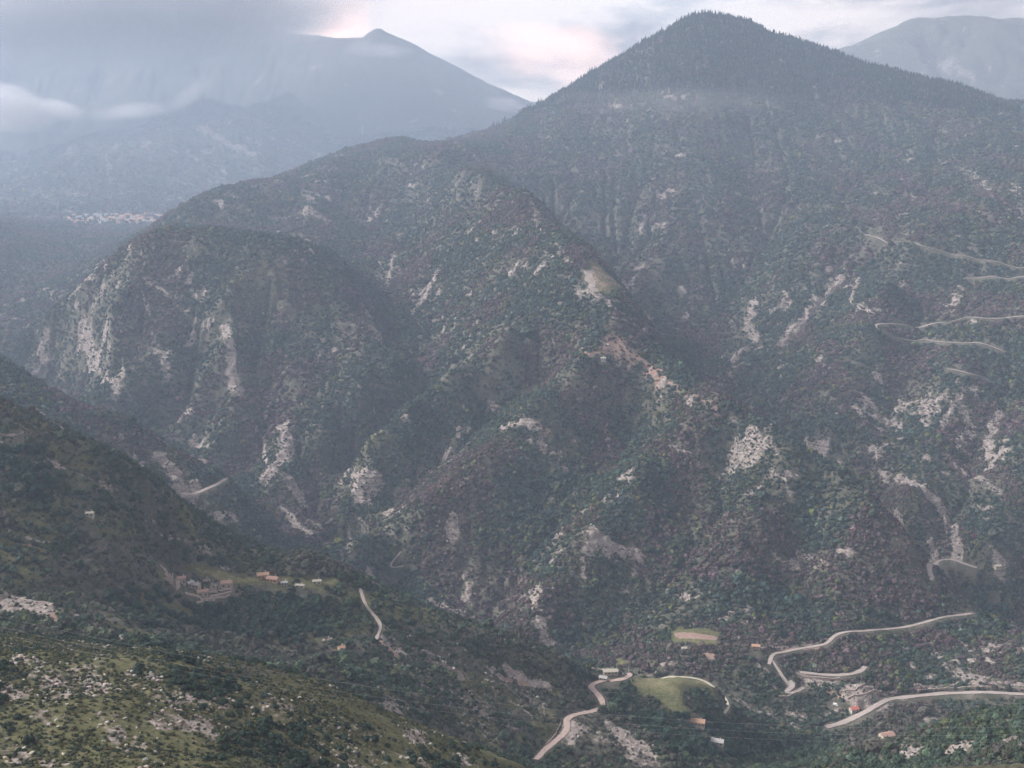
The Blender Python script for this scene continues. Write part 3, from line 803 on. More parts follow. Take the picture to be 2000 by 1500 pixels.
def ground_material():
    m, nt, b = material('mountain ground')
    pos = nt.nodes.new('ShaderNodeNewGeometry').outputs['Position']
    at_ = nt.nodes.new('ShaderNodeAttribute')
    at_.attribute_name = 'cover'
    sp = nt.nodes.new('ShaderNodeSeparateColor')
    nt.links.new(at_.outputs['Color'], sp.inputs[0])
    nA = nnoise(nt, 0.05, 6, 0.62, pos)
    nB = nnoise(nt, 0.30, 5, 0.65, pos)
    nC = nnoise(nt, 0.009, 4, 0.55, pos)
    floor_n = nmath(nt, 'ADD', nmath(nt, 'MULTIPLY', nA, 0.5), nmath(nt, 'MULTIPLY', nB, 0.5))
    floor_c = nramp(nt, floor_n, [(0.32, (0.042, 0.047, 0.032)), (0.48, (0.080, 0.080, 0.060)), (0.62, (0.145, 0.130, 0.112)), (0.76, (0.25, 0.22, 0.20))])
    grass_c = nramp(nt, nB, [(0.28, (0.044, 0.052, 0.024)), (0.5, (0.106, 0.110, 0.052)), (0.72, (0.20, 0.18, 0.112))])
    grass_c = nmix(nt, nmath(nt, 'MULTIPLY', nA, 0.6), grass_c, (0.075, 0.070, 0.032))
    rock_c = nramp(nt, nB, [(0.28, (0.10, 0.09, 0.085)), (0.45, (0.225, 0.203, 0.19)), (0.62, (0.335, 0.30, 0.28)), (0.8, (0.45, 0.41, 0.385))])
    mpb = nt.nodes.new('ShaderNodeMapping')                # tilted beds of limestone
    mpb.inputs['Scale'].default_value = (0.05, 0.05, 0.9)
    mpb.inputs['Rotation'].default_value = (0.12, 0.16, 0.0)
    nt.links.new(pos, mpb.inputs[0])
    beds = nramp(nt, nnoise(nt, 0.55, 3, 0.6, mpb.outputs[0]), [(0.36, (0.42, 0.40, 0.40)), (0.47, (1.0, 1.0, 1.0)), (0.66, (1.25, 1.25, 1.25))])
    crack = nramp(nt, nnoise(nt, 0.9, 3, 0.7, pos), [(0.36, (0.35, 0.34, 0.34)), (0.46, (1.0, 1.0, 1.0))])
    rock_c = nmix(nt, nmath(nt, 'MULTIPLY', nC, 0.45), rock_c, (0.33, 0.255, 0.225))
    rock_c = nmix(nt, 0.75, rock_c, beds, 'MULTIPLY')
    rock_c = nmix(nt, 0.6, rock_c, crack, 'MULTIPLY')
    earth_c = nramp(nt, nB, [(0.3, (0.20, 0.135, 0.110)), (0.7, (0.36, 0.255, 0.215))])

    def mask(ch, nz, k):
        s = nmath(nt, 'SUBTRACT', nz, 0.5)
        s = nmath(nt, 'MULTIPLY', s, k)
        s = nmath(nt, 'ADD', sp.outputs[ch], s)
        r = nt.nodes.new('ShaderNodeMapRange')
        r.interpolation_type = 'SMOOTHSTEP'
        r.inputs['From Min'].default_value = 0.34
        r.inputs['From Max'].default_value = 0.56
        nt.links.new(s, r.inputs['Value'])
        return r.outputs[0]
    mixn = nmath(nt, 'ADD', nmath(nt, 'MULTIPLY', nA, 0.45), nmath(nt, 'MULTIPLY', nB, 0.55))
    c = nmix(nt, mask(1, mixn, 1.0), floor_c, grass_c)
    lush = nt.nodes.new('ShaderNodeMapRange')
    lush.inputs['From Min'].default_value = 0.86
    lush.inputs['From Max'].default_value = 1.0
    nt.links.new(sp.outputs[1], lush.inputs['Value'])
    meadow_c = nramp(nt, floor_n, [(0.37, (0.080, 0.090, 0.042)), (0.5, (0.150, 0.150, 0.076)), (0.63, (0.25, 0.215, 0.135))])
    c = nmix(nt, lush.outputs[0], c, meadow_c)
    c = nmix(nt, mask(2, mixn, 1.1), c, earth_c)
    c = nmix(nt, mask(0, mixn, 1.5), c, rock_c)
    nt.links.new(c, b.inputs['Base Color'])
    bp = nt.nodes.new('ShaderNodeBump')
    bp.inputs['Strength'].default_value = 0.8
    bp.inputs['Distance'].default_value = 1.6
    nt.links.new(mixn, bp.inputs['Height'])
    nt.links.new(bp.outputs[0], b.inputs['Normal'])
    return m


def plain(name, stops, scale=0.6, bump=0.0, tint=False):
    """procedural colour that varies with a noise; 'tint' multiplies in the colour each plant carries"""
    m, nt, b = material(name)
    tc_ = nt.nodes.new('ShaderNodeTexCoord')
    n = nnoise(nt, scale, 4, 0.6, tc_.outputs['Object'])
    c = nramp(nt, n, stops)
    if tint:
        a = nt.nodes.new('ShaderNodeAttribute')
        a.attribute_type = 'INSTANCER'
        a.attribute_name = 'tint'
        c = nmix(nt, 1.0, c, a.outputs['Color'], 'MULTIPLY')
    nt.links.new(c, b.inputs['Base Color'])
    if bump:
        bp = nt.nodes.new('ShaderNodeBump')
        bp.inputs['Strength'].default_value = bump
        nt.links.new(n, bp.inputs['Height'])
        nt.links.new(bp.outputs[0], b.inputs['Normal'])
    return m


M_GROUND = ground_material()
M_LEAF = plain('foliage', [(0.25, (0.55, 0.55, 0.55)), (0.5, (1.0, 1.0, 1.0)), (0.75, (1.55, 1.5, 1.4))], 0.55, 0, True)
M_NEEDLE = plain('conifer needles', [(0.25, (0.6, 0.6, 0.6)), (0.75, (1.3, 1.3, 1.3))], 0.9, 0, True)
M_ROCK = plain('limestone', [(0.25, (0.45, 0.45, 0.45)), (0.5, (1.0, 1.0, 1.0)), (0.78, (1.35, 1.35, 1.35))], 0.9, 0.5, True)
M_BARK = plain('bark', [(0.3, (0.05, 0.04, 0.032)), (0.7, (0.11, 0.09, 0.075))], 4)
M_ROAD = plain('gravelly road', [(0.3, (0.30, 0.26, 0.24)), (0.7, (0.42, 0.37, 0.34))], 0.35, 0.2)
M_TRACK = plain('pale track', [(0.3, (0.36, 0.34, 0.26)), (0.7, (0.50, 0.47, 0.38))], 0.4, 0.2)
M_PINKROAD = plain('pink gravel', [(0.3, (0.36, 0.28, 0.25)), (0.7, (0.50, 0.40, 0.36))], 0.35, 0.2)

# ------------------------------------------------------------------ mesh helpers
def tag(o, label=None, cat=None, group=None, kind=None):
    if label:
        o['label'] = label
    if cat:
        o['category'] = cat
    if group:
        o['group'] = group
    if kind:
        o['kind'] = kind
    return o


def new_mesh(name, co, faces, mat, smooth=False):
    me = bpy.data.meshes.new(name)
    me.from_pydata([tuple(map(float, c)) for c in co], [], [tuple(map(int, f)) for f in faces])
    me.materials.append(mat)
    if smooth:
        me.shade_smooth()
    me.update()
    return me


def obj(name, data, parent=None):
    o = bpy.data.objects.new(name, data)
    C.objects.link(o)
    if parent is not None:
        o.parent = parent
    return o


def quad_mesh(name, co, q, mat):
    me = bpy.data.meshes.new(name)
    me.vertices.add(len(co))
    me.vertices.foreach_set('co', np.ascontiguousarray(co, np.float32).ravel())
    me.loops.add(q.size)
    me.loops.foreach_set('vertex_index', np.ascontiguousarray(q, np.int32).ravel())
    me.polygons.add(len(q))
    me.polygons.foreach_set('loop_start', np.arange(0, q.size, 4, dtype=np.int32))
    me.update()
    me.shade_smooth()
    me.materials.append(mat)
    return me


# ------------------------------------------------------------------ the land, one object for each hill and mountain
kp, kr = pts[kreg >= 0], kreg[kreg >= 0]
st = 5
sx, sy = XG[::st, ::st], YG[::st, ::st]
jx = sx + 14 * perlin(sx / 60, sy / 60, 120)
jy = sy + 14 * perlin(sx / 60, sy / 60, 121)
near = np.empty(sx.size, np.int64)
fx, fyy = jx.ravel(), jy.ravel()
for a in range(0, len(fx), 4000):
    d = (fx[a:a + 4000, None] - kp[:, 0]) ** 2 + (fyy[a:a + 4000, None] - kp[:, 1]) ** 2
    near[a:a + 4000] = kr[d.argmin(1)]
near = near.reshape(sx.shape)
RG = np.repeat(np.repeat(near, st, 0), st, 1)[:NY, :NT]
RG[:np.searchsorted(yg, 255)] = len(REGIONS)                       # the slope below the viewpoint
dZy = np.gradient(Z0, axis=0)
dXy, dYy = np.gradient(XG, axis=0), np.gradient(YG, axis=0)
dXt, dYt, dZt = np.gradient(XG, axis=1), np.gradient(YG, axis=1), np.gradient(Z0, axis=1)
NRM = np.stack([dYt * dZy - dZt * dYy, dZt * dXy - dXt * dZy, dXt * dYy - dYt * dXy], -1)
NRM /= np.linalg.norm(NRM, axis=-1, keepdims=True)
if NRM[NY // 2, NT // 2, 2] < 0:
    NRM = -NRM
POS = np.stack([XG, YG, Z0 + CAM_Z], -1)
COV = np.stack([ROCK, GRASS, EARTH, np.ones_like(ROCK)], -1)
LAND = {
 'foreground_hill': 'grassy rounded hill with pale stones in the lower left foreground',
 'wooded_spur': 'wooded spur carrying the hamlet, falling from left to lower centre',
 'meadow_spur': 'low spur end with a green meadow at the bottom right of centre',
 'near_hillside': 'dark scrubby hillside in the bottom right corner',
 'gorge_spur': 'rocky spur with a cliff road behind the hamlet spur at left',
 'rocky_mountain': 'flat-topped rocky mountain left of centre above the gorge',
 'ridge_mountain': 'central wooded mountain with a long crest falling to the right',
 'valley_floor': 'valley bottom with woods and bends of road at lower right',
 'forest_mountain': 'big forested mountain with the highest rounded summit at upper right',
 'back_slope': 'wooded saddle behind the flat-topped mountain',
 'village_valley': 'hazy valley with the distant village at the left edge',
 'far_mountain': 'far hazy mountain with its top in cloud at upper left',
 'hazy_mountain': 'palest far mountain at the upper right corner',
 'viewpoint_slope': 'steep slope falling away right below the viewpoint',
}
for r, nm in enumerate(REGIONS + ['viewpoint_slope']):
    fm = RG[:-1, :-1] == r
    if not fm.any():
        continue
    J, I_ = np.nonzero(fm)
    q = np.stack([J * NT + I_, J * NT + I_ + 1, (J + 1) * NT + I_ + 1, (J + 1) * NT + I_], 1)
    u, inv = np.unique(q.ravel(), return_inverse=True)
    me = quad_mesh(nm, POS.reshape(-1, 3)[u], inv.reshape(-1, 4), M_GROUND)
    ca = me.color_attributes.new('cover', 'FLOAT_COLOR', 'POINT')
    ca.data.foreach_set('color', COV.reshape(-1, 4)[u].astype(np.float32).ravel())
    me.normals_split_custom_set_from_vertices(NRM.reshape(-1, 3)[u].astype(np.float32).tolist())
    tag(obj(nm, me), LAND[nm], 'hill' if 'hill' in nm or 'spur' in nm or 'slope' in nm else ('valley' if 'valley' in nm else 'mountain'), kind='structure')
# the hillside beside and behind the viewpoint, unseen
ang = np.linspace(math.atan(TMAX), 2 * math.pi - math.atan(TMAX), 60)
rad = np.array([2, 8, 20, 45, 90, 180, 350, 600, 1000, 1600, 2400, 3000.])
AA, RR = np.meshgrid(ang, rad)
hx, hy = RR * np.sin(AA), RR * np.cos(AA)
hz = rbf(hx, hy).reshape(hx.shape) + 8 * fbm(hx, hy, 320, 2, 1) * np.clip(RR / 400, 0, 1)
idx = np.arange(hx.size).reshape(hx.shape)
hq = np.stack([idx[:-1, :-1], idx[1:, :-1], idx[1:, 1:], idx[:-1, 1:]], -1).reshape(-1, 4)
hm = quad_mesh('hillside', np.stack([hx, hy, hz + CAM_Z], -1).reshape(-1, 3), hq, M_GROUND)
tag(obj('hillside', hm), 'hillside around the viewpoint outside the picture', 'hill', kind='structure')
del POS, COV, NRM

# ------------------------------------------------------------------ roads as sheets on their cut ledges
for nm, lab, w, R in road_paths:
    T = np.gradient(R[:, :2], axis=0)
    T /= np.linalg.norm(T, axis=1, keepdims=True) + 1e-9
    Nn = np.stack([-T[:, 1], T[:, 0]], 1)
    n = len(R)
    wv = w * (0.95 + 0.28 * perlin(np.arange(n) / 7.0, np.zeros(n) + w, 3) + 0.14 * perlin(np.arange(n) / 2.3, np.zeros(n) + w, 5))
    co = []
    for k, s in enumerate((-.5, -.25, 0, .25, .5)):
        e = R.copy()
        e[:, :2] += Nn * (s * wv)[:, None]
        e[:, 2] += CAM_Z + 0.28 + 0.12 * (1 - 4 * s * s)
        co.append(e)
    co = np.stack(co, 1)
    idx = np.arange(n * 5).reshape(n, 5)
    q = np.stack([idx[:-1, :-1], idx[:-1, 1:], idx[1:, 1:], idx[1:, :-1]], -1).reshape(-1, 4)
    m = M_TRACK if nm == 'track' else (M_PINKROAD if 'pink' in lab or 'lay-by' in lab else M_ROAD)
    tag(obj(nm, quad_mesh(nm, co.reshape(-1, 3), q, m)), lab, 'road' if nm == 'road' else 'path', kind='structure')

# ------------------------------------------------------------------ plants: shapes
def ico(sub):
    bm = bmesh.new()
    bmesh.ops.create_icosphere(bm, subdivisions=sub, radius=1.0)
    v = np.array([x.co[:] for x in bm.verts])
    f = [[x.index for x in fc.verts] for fc in bm.faces]
    bm.free()
    return v, f


ICO1, ICO2 = ico(1), ico(2)


def n3(v, s, seed):
    return (perlin(v[:, 0] * s + v[:, 2] * 0.7 * s, v[:, 1] * s - v[:, 2] * 0.6 * s, seed) + perlin(v[:, 2] * s + 3.1, v[:, 0] * s - v[:, 1] * s, seed + 7)) * 0.7


def leaf_quads(co, nrm, size, r):
    """small bent leaf clumps standing off the crown"""
    V, Fc = [], []
    for c, n in zip(co, nrm):
        a = r.normal(size=3)
        a -= n * (a @ n) * r.uniform(0.3, 1)
        a /= np.linalg.norm(a) + 1e-9
        b = np.cross(a, n + r.normal(size=3) * 0.5)
        b /= np.linalg.norm(b) + 1e-9
        s = size * r.uniform(0.6, 1.5)
        k = len(V)
        V += [c - a * s - b * s * .5, c + a * s - b * s * .6, c + a * s * .7 + b * s * .7 + n * s * .3, c - a * s * .8 + b * s * .6]
        Fc += [(k, k + 1, k + 2), (k, k + 2, k + 3)]
    return V, Fc


def crown_mesh(name, seed, squash=0.85, lump=0.34, leaves=220, leaf=0.13, mat=None):
    r = np.random.default_rng(seed)
    v, f = ICO2
    v = v.copy()
    d = 1 + lump * n3(v, 1.25, seed) * 1.5 + lump * 0.6 * n3(v, 2.9, seed + 3)
    d = np.clip(d, 0.45, 1.6)
    p = v * d[:, None] * np.array([1, 1, squash])
    p[:, 2] = np.where(p[:, 2] < 0, p[:, 2] * 0.72, p[:, 2])
    k = r.integers(0, len(p), leaves)
    nn = v[k] + r.normal(size=(leaves, 3)) * 0.35
    nn /= np.linalg.norm(nn, axis=1, keepdims=True)
    c = p[k] * r.uniform(0.88, 1.16, (leaves, 1)) + r.normal(size=(leaves, 3)) * 0.10
    V, Fc = leaf_quads(c, nn, leaf, r)
    off = len(p)
    return new_mesh(name, list(p) + V, f + [tuple(i + off for i in q) for q in Fc], mat or M_LEAF)


def conifer_mesh(name, seed):
    r = np.random.default_rng(seed)
    V, Fc = [], []
    tiers = 9
    for t in range(tiers):
        z0 = 0.10 + 0.88 * t / tiers
        R = 0.20 * (1 - t / tiers) ** 0.85 + 0.02
        n = 9
        top = len(V)
        V.append((0, 0, z0 + 0.17))
        ph = r.uniform(0, 6)
        for k in range(n * 2):
            a = ph + math.pi * k / n
            rr = R * ((1.1 if k % 2 else 0.62) * r.uniform(0.75, 1.25))
            V.append((rr * math.cos(a), rr * math.sin(a), z0 - (0.03 if k % 2 else -0.02) * r.uniform(0.3, 1.5)))
        for k in range(n * 2):
            Fc.append((top, top + 1 + k, top + 1 + (k + 1) % (n * 2)))
    return new_mesh(name, V, Fc, M_NEEDLE)


def trunk_mesh(name, seed, h=1.0, r0=0.10, limbs=4):
    r = np.random.default_rng(seed)
    V, Fc = [], []

    def limb(a, b, ra, rb, n=6):
        a, b = np.array(a, float), np.array(b, float)
        d = (b - a) / (np.linalg.norm(b - a) + 1e-9)
        s = np.cross(d, [0.3, 0.9, 0.1])
        s /= np.linalg.norm(s)
        t = np.cross(d, s)
        k = len(V)
        for c, rr in ((a, ra), (b, rb)):
            for i in range(n):
                q = 2 * math.pi * i / n
                V.append(c + (s * math.cos(q) + t * math.sin(q)) * rr)
        for i in range(n):
            Fc.append((k + i, k + (i + 1) % n, k + n + (i + 1) % n, k + n + i))
    limb((0, 0, -0.35), (0.03, 0.02, 0.55 * h), r0 * 1.3, r0 * 0.8)
    limb((0.03, 0.02, 0.55 * h), (0, 0.05, 1.05 * h), r0 * 0.8, r0 * 0.35)
    for i in range(limbs):
        q = 2 * math.pi * i / limbs + r.uniform(0, 1)
        limb((0.02, 0.02, (0.45 + 0.1 * i / limbs) * h), (0.5 * math.cos(q), 0.5 * math.sin(q), (0.95 + r.uniform(-.1, .15)) * h), r0 * 0.5, r0 * 0.18, 5)
    return new_mesh(name, V, Fc, M_BARK, True)


def rock_mesh(name, seed):
    r = np.random.default_rng(seed)
    v, f = ICO2
    p = v.copy()
    for _ in range(9):                                   # planes that chip flat faces
        n = r.normal(size=3)
        n /= np.linalg.norm(n)
        h = r.uniform(0.55, 0.85)
        s = p @ n
        p = p - np.outer(np.maximum(s - h, 0), n)
    p = p * (1 + 0.10 * n3(v, 2.6, seed))[:, None] * np.array([1.0, r.uniform(.65, .95), r.uniform(.6, .85)])
    return new_mesh(name, p, f, M_ROCK)


CROWNS = [crown_mesh('crown', 200 + i, [.95, .8, 1.05, .9, .75][i]) for i in range(5)]
SHRUBS = [crown_mesh('foliage', 300 + i, [.6, .5, .7, .55][i], 0.4, 200, 0.16) for i in range(4)]
CONIFERS = [conifer_mesh('needles', 400 + i) for i in range(3)]
TRUNKS = [trunk_mesh('trunk', 500 + i) for i in range(3)]
STEMS = [trunk_mesh('stem', 520 + i, 0.5, 0.06, 5) for i in range(2)]
POLE_TRUNKS = [trunk_mesh('trunk', 540 + i, 0.75, 0.022, 0) for i in range(2)]
ROCKS = [rock_mesh('boulder', 600 + i) for i in range(5)]


def instance_tree(name, sources):
    ng = bpy.data.node_groups.new(name, 'GeometryNodeTree')
    ng.interface.new_socket('Geometry', in_out='INPUT', socket_type='NodeSocketGeometry')
    ng.interface.new_socket('Geometry', in_out='OUTPUT', socket_type='NodeSocketGeometry')
    N, L = ng.nodes, ng.links
    gi, go = N.new('NodeGroupInput'), N.new('NodeGroupOutput')
    ip = N.new('GeometryNodeInstanceOnPoints')
    jn = N.new('GeometryNodeJoinGeometry')
    for s in sources:
        oi = N.new('GeometryNodeObjectInfo')
        oi.transform_space = 'ORIGINAL'
        oi.inputs['Object'].default_value = s
        oi.inputs['As Instance'].default_value = True
        L.new(oi.outputs['Geometry'], jn.inputs[0])
    ip.inputs['Pick Instance'].default_value = True

    def attr(nm, ty):
        a = N.new('GeometryNodeInputNamedAttribute')
        a.data_type = ty
        a.inputs['Name'].default_value = nm
        return a.outputs['Attribute']
    L.new(gi.outputs[0], ip.inputs['Points'])
    L.new(jn.outputs[0], ip.inputs['Instance'])
    L.new(attr('pid', 'INT'), ip.inputs['Instance Index'])
    L.new(attr('rot', 'FLOAT_VECTOR'), ip.inputs['Rotation'])
    L.new(attr('scl', 'FLOAT_VECTOR'), ip.inputs['Scale'])
    L.new(ip.outputs[0], go.inputs[0])
    return ng


def scatter(name, P, scl, tint, sources, label, cat, tilt=0.12):
    n = len(P)
    me = bpy.data.meshes.new(name)
    me.vertices.add(n)
    me.vertices.foreach_set('co', (P + [0, 0, CAM_Z]).astype(np.float32).ravel())
    a = me.attributes.new('pid', 'INT', 'POINT')
    a.data.foreach_set('value', rng.integers(0, len(sources), n).astype(np.int32))
    rot = np.stack([rng.normal(0, tilt, n), rng.normal(0, tilt, n), rng.uniform(0, 6.283, n)], 1)
    a = me.attributes.new('rot', 'FLOAT_VECTOR', 'POINT')
    a.data.foreach_set('vector', rot.astype(np.float32).ravel())
    a = me.attributes.new('scl', 'FLOAT_VECTOR', 'POINT')
    a.data.foreach_set('vector', scl.astype(np.float32).ravel())
    a = me.attributes.new('tint', 'FLOAT_VECTOR', 'POINT')
    a.data.foreach_set('vector', tint.astype(np.float32).ravel())
    me.update()
    o = tag(obj(name, me), label, cat, kind='stuff')
    md = o.modifiers.new('plants', 'NODES')
    md.node_group = instance_tree(name, sources)
    return o


# ------------------------------------------------------------------ houses: places first, so that the woods leave them free
HOUSES = [
 # px, py(base), width, depth, height, roof, rotation, wall, roof colour, label
 (355,1137,6.8,4.9,4.1,1.2,0.3,'stone','pinkt','small pink stone house at the upper left end of the hamlet'),
 (384,1152,6.0,5.2,5.3,1.4,-0.2,'stone','grey','tall narrow stone house in the middle of the hamlet'),
 (396,1162,9.0,5.2,3.7,1.3,0.35,'stone','pinkt','low pink-roofed stone house at the foot of the hamlet'),
 (372,1145,5.2,4.5,3.7,1.0,0.7,'stone','grey','little grey-roofed stone house between two taller hamlet houses'),
 (443,1145,9.0,6.0,3.9,1.5,0.1,'stone','pinkt','large pink-roofed stone house at the right end of the hamlet'),
 (514,1128,9.8,5.6,3.3,1.5,0.25,'ochre','orange','house with a bright orange roof on the meadow above the wood'),
 (533,1135,9.8,6.0,3.0,1.5,-0.25,'ochre','red','house with a salmon red roof right of the orange-roofed one'),
 (555,1142,5.2,3.8,2.6,0.8,0.2,'white','grey','small white shed among trees right of the salmon-roofed house'),
 (586,1147,7.5,3.8,2.3,0.7,-0.1,'white','cream','low cream shed at the left edge of the small meadow'),
 (619,1139,7.5,4.1,2.5,0.8,0.15,'cream','cream','long cream hut on the small meadow'),
 (667,1272,4.9,4.1,3.6,1.2,0.5,'cream','orange','solitary cream house with a tiled roof left of the footpath'),
 (1192,1315,13.6,6.0,2.9,1.0,0.1,'cream','cream','long cream farm building by the road on the spur'),
 (1178,1327,7.6,5.1,2.5,0.9,-0.3,'stone','grey','small grey building below the farm at the road bend'),
 (1363,1414,12.8,7.6,3.3,1.5,-0.25,'cream','orange','cream villa among trees below the green meadow'),
 (1401,1452,11.0,6.8,3.0,1.4,-0.35,'white','grey','white house nearly hidden in trees at the bottom of the wood'),
 (1732,1440,14.4,8.5,3.3,2.0,0.3,'cream','red','villa with a salmon tiled roof on the near side of the valley road'),
 (1668,1388,9.3,6.0,2.9,1.4,0.3,'white','brightred','white roadside building with a bright red roof'),
 (1476,1265,9.3,6.0,2.9,1.3,-0.2,'ochre','orange','ochre house beside the fields at the mountain foot'),
 (1336,1269,6.0,4.2,2.5,0.8,0.1,'white','cream','small white hut below the ploughed field'),
 (1178,703,7.6,5.1,3.3,1.3,0.1,'white','cream','lone white hut high on the central mountain crest'),
 (176,1007,6.0,3.8,2.5,0.8,0.1,'white','cream','pale hut in the clearing on the left slope'),
 (1948,1108,9.3,6.8,2.9,1.4,0.2,'cream','cream','pale building beside the road in the right hand valley'),
]
EXCL = []
for h in HOUSES:
    q = cast(h[0], h[1])
    EXCL.append((q[0], q[1], max(h[2], h[3]) * 0.5 + 3.5))
    EXCL.append((q[0] * 0.985, q[1] * 0.985, max(h[2], h[3]) * 0.55 + 3))
for pxy in ((330,1130),(360,1162),(410,1170),(425,1175),(1228,1320),(1630,1378)):
    q = cast(*pxy)
    EXCL.append((q[0], q[1], 9))
for x, y, r in EXCL:
    sl = window(np.array([[x, y]]), r + 6)
    CLEAR[sl] = np.maximum(CLEAR[sl], np.hypot(XG[sl] - x, YG[sl] - y) < r)

# ------------------------------------------------------------------ plants: where they grow
def candidates(y0, y1, per, tlim=0.56):
    ar = 0.5 * (y1 * y1 - y0 * y0) * 2 * tlim
    n = int(ar / per)
    y = np.sqrt(rng.random(n) * (y1 * y1 - y0 * y0) + y0 * y0)
    x = rng.uniform(-tlim, tlim, n) * y
    hid = sample(HID, x, y)
    k = hid < 6 + 0.012 * y
    x, y = x[k], y[k]
    return np.stack([x, y, sample(Z0, x, y)], 1)


def thin(P, f):
    return P[rng.random(len(P)) < f]


DARK, GREYG, OLIVE = np.array([.026, .042, .031]), np.array([.070, .086, .062]), np.array([.095, .105, .048])
BROWN, BLUEG, DRY = np.array([.104, .076, .080]), np.array([.046, .070, .060]), np.array([.15, .13, .085])


def tints(P, brown=0.5, olive=0.3, seed=0):
    """leaf colour of each plant: stands of bluish green, purplish brown and olive"""
    n = len(P)
    x = P[:, 0] + 25 * perlin(P[:, 0] / 40, P[:, 1] / 40, 150)
    a = fbm(x, P[:, 1] * .7, 120, 3, 130 + seed)
    b = fbm(x, P[:, 1] * .7, 55, 2, 140 + seed)
    u = rng.random(n)
    w = np.zeros((n, 5))
    w[:, 0] = 0.55 + 0.8 * np.clip(b, 0, 1)
    w[:, 1] = 0.8
    w[:, 2] = np.clip(olive + b * 2.0, 0.02, 2)
    w[:, 3] = np.clip(brown + a * 11.0, 0.03, 7)
    w[:, 4] = np.clip(0.7 - a * 8.0, 0.05, 6)
    w = np.cumsum(w / w.sum(1, keepdims=True), 1)
    k = (u[:, None] > w).sum(1).clip(0, 4)
    c = np.stack([DARK, GREYG, OLIVE, BROWN, BLUEG])[k]
    return c * np.exp(rng.normal(-.03, .32, (n, 1))) * (1 + rng.normal(0, .06, (n, 3)))


def grow(P, rock_k=.95, grass_k=0.8):
    f = 1 - np.clip(sample(ROCK, P[:, 0], P[:, 1]) * rock_k, 0, .97)
    f = f * (1 - np.clip(sample(GRASS, P[:, 0], P[:, 1]) * grass_k, 0, .97)) * (1 - np.clip(sample(EARTH, P[:, 0], P[:, 1]), 0, .95))
    f = f * (sample(CLEAR, P[:, 0], P[:, 1]) < 0.4)
    return thin(P, f)


# mid slopes ---------------------------------------------------------
def stands(P):
    d = 0.92 + 0.75 * fbm(P[:, 0], P[:, 1] * .8, 85, 3, 175)
    return thin(P, np.clip(d, 0.35, 1))


mid = np.concatenate([stands(grow(candidates(560, 1100, 5.6), .95, .5)), stands(grow(candidates(1100, 1700, 6.2))), stands(grow(candidates(1700, 2400, 9.5))), stands(grow(candidates(2400, 3760, 21, 0.53))), grow(candidates(3760, 5000, 120, 0.53))])
mid = mid[(mid[:, 1] < 3760) | (mid[:, 2] < 120)]
D = mid[:, 1]
r_ = np.where(D < 1100, .6 + 1.6 * rng.random(len(D)) ** 1.6, np.where(D < 1700, rng.uniform(1.0, 2.3, len(D)), np.where(D < 2400, rng.uniform(1.3, 2.8, len(D)), np.where(D < 3760, rng.uniform(1.7, 3.3, len(D)), rng.uniform(3, 5, len(D))))))
r_ = r_ * .86 * np.exp(rng.normal(0, .30, len(r_))) * (1 - .5 * np.clip(sample(ROCK, mid[:, 0], mid[:, 1]) * 1.3, 0, 1))
sp_n = fbm(mid[:, 0], mid[:, 1], 120, 2, 170)
r_ = r_ * (1 + 0.30 * np.clip(sp_n, -1, 1))
hollow = np.zeros_like(Z0)
area(hollow, [(180,1150),(330,1160),(420,1185),(560,1150),(650,1180),(640,1240),(560,1270),(400,1235),(260,1215)], 1.0, 0.1)
area(hollow, [(0,880),(70,880),(120,950),(90,980),(0,970)], 1.0, 0.1)
area(hollow, [(1180,1350),(1300,1400),(1420,1420),(1560,1460),(1600,1490),(1350,1480),(1220,1410)], .8, 0.1)
big = sample(hollow, mid[:, 0], mid[:, 1])
r_ = np.where((big > .4) & (D < 1100), np.maximum(r_, 1.9) * 1.4, r_)
keepm = (big < .4) | (rng.random(len(D)) < .55)
mid, r_, big = mid[keepm], r_[keepm], big[keepm]
tn = tints(mid, 0.25, 0.28)
nr = np.clip((1250 - mid[:, 1]) / 250, 0, 1)[:, None]
tn = tn * (1 - .6 * nr) + nr * .6 * np.array([.036, .056, .034]) * np.exp(rng.normal(0, .4, (len(mid), 1)))
tn = tn * (1 + .12 * nr)
bigm = (big > .4)
tn[bigm] = np.where(rng.random((bigm.sum(), 1)) < .8, np.array([.024, .046, .034]), np.array([.055, .06, .045])) * rng.uniform(.7, 1.5, (bigm.sum(), 1))
nearc = mid[:, 1] < 1150
px_m, py_m = project(mid)

# the largest trees in the picture as individuals
app = r_ / mid[:, 1]
hidm = sample(HID, mid[:, 0], mid[:, 1])
cand = np.nonzero((mid[:, 1] < 1150) & (px_m > -5) & (px_m < 2005) & (py_m < 1495) & (hidm < 1.0))[0]
pick = cand[np.argsort(-app[cand])[:280]]
isind = np.zeros(len(mid), bool)
isind[pick] = True


ZONES = [  # phrase, group, and the part of the photograph it fills
 ('the slope above the hollow', 'trees on the left hand slope', lambda x, y: x < 330 and y < 1110, (0, 800, 330, 1110)),
 ('the wooded hollow below the hamlet', 'trees of the wooded hollow', lambda x, y: x < 690 and 1140 < y < 1300, (180, 1150, 690, 1290)),
 ('the hamlet ridge', 'trees around the hamlet', lambda x, y: x < 720, (0, 1060, 720, 1400)),
 ('the stony slope by the pink road', 'trees on the stony slope', lambda x, y: x < 1180, (720, 1150, 1180, 1500)),
 ('the wood between pink road and meadow villa', 'trees of the lower wood', lambda x, y: y > 1340 and x < 1480, (1180, 1340, 1480, 1500)),
 ('the valley bottom wood', 'trees of the valley bottom', lambda x, y: True, (1180, 1290, 2000, 1500)),
]
COLS = {'dark green': (.026, .042, .031), 'grey green': (.06, .075, .055), 'olive': (.08, .09, .04), 'brownish': (.09, .07, .066), 'bluish green': (.04, .07, .06)}


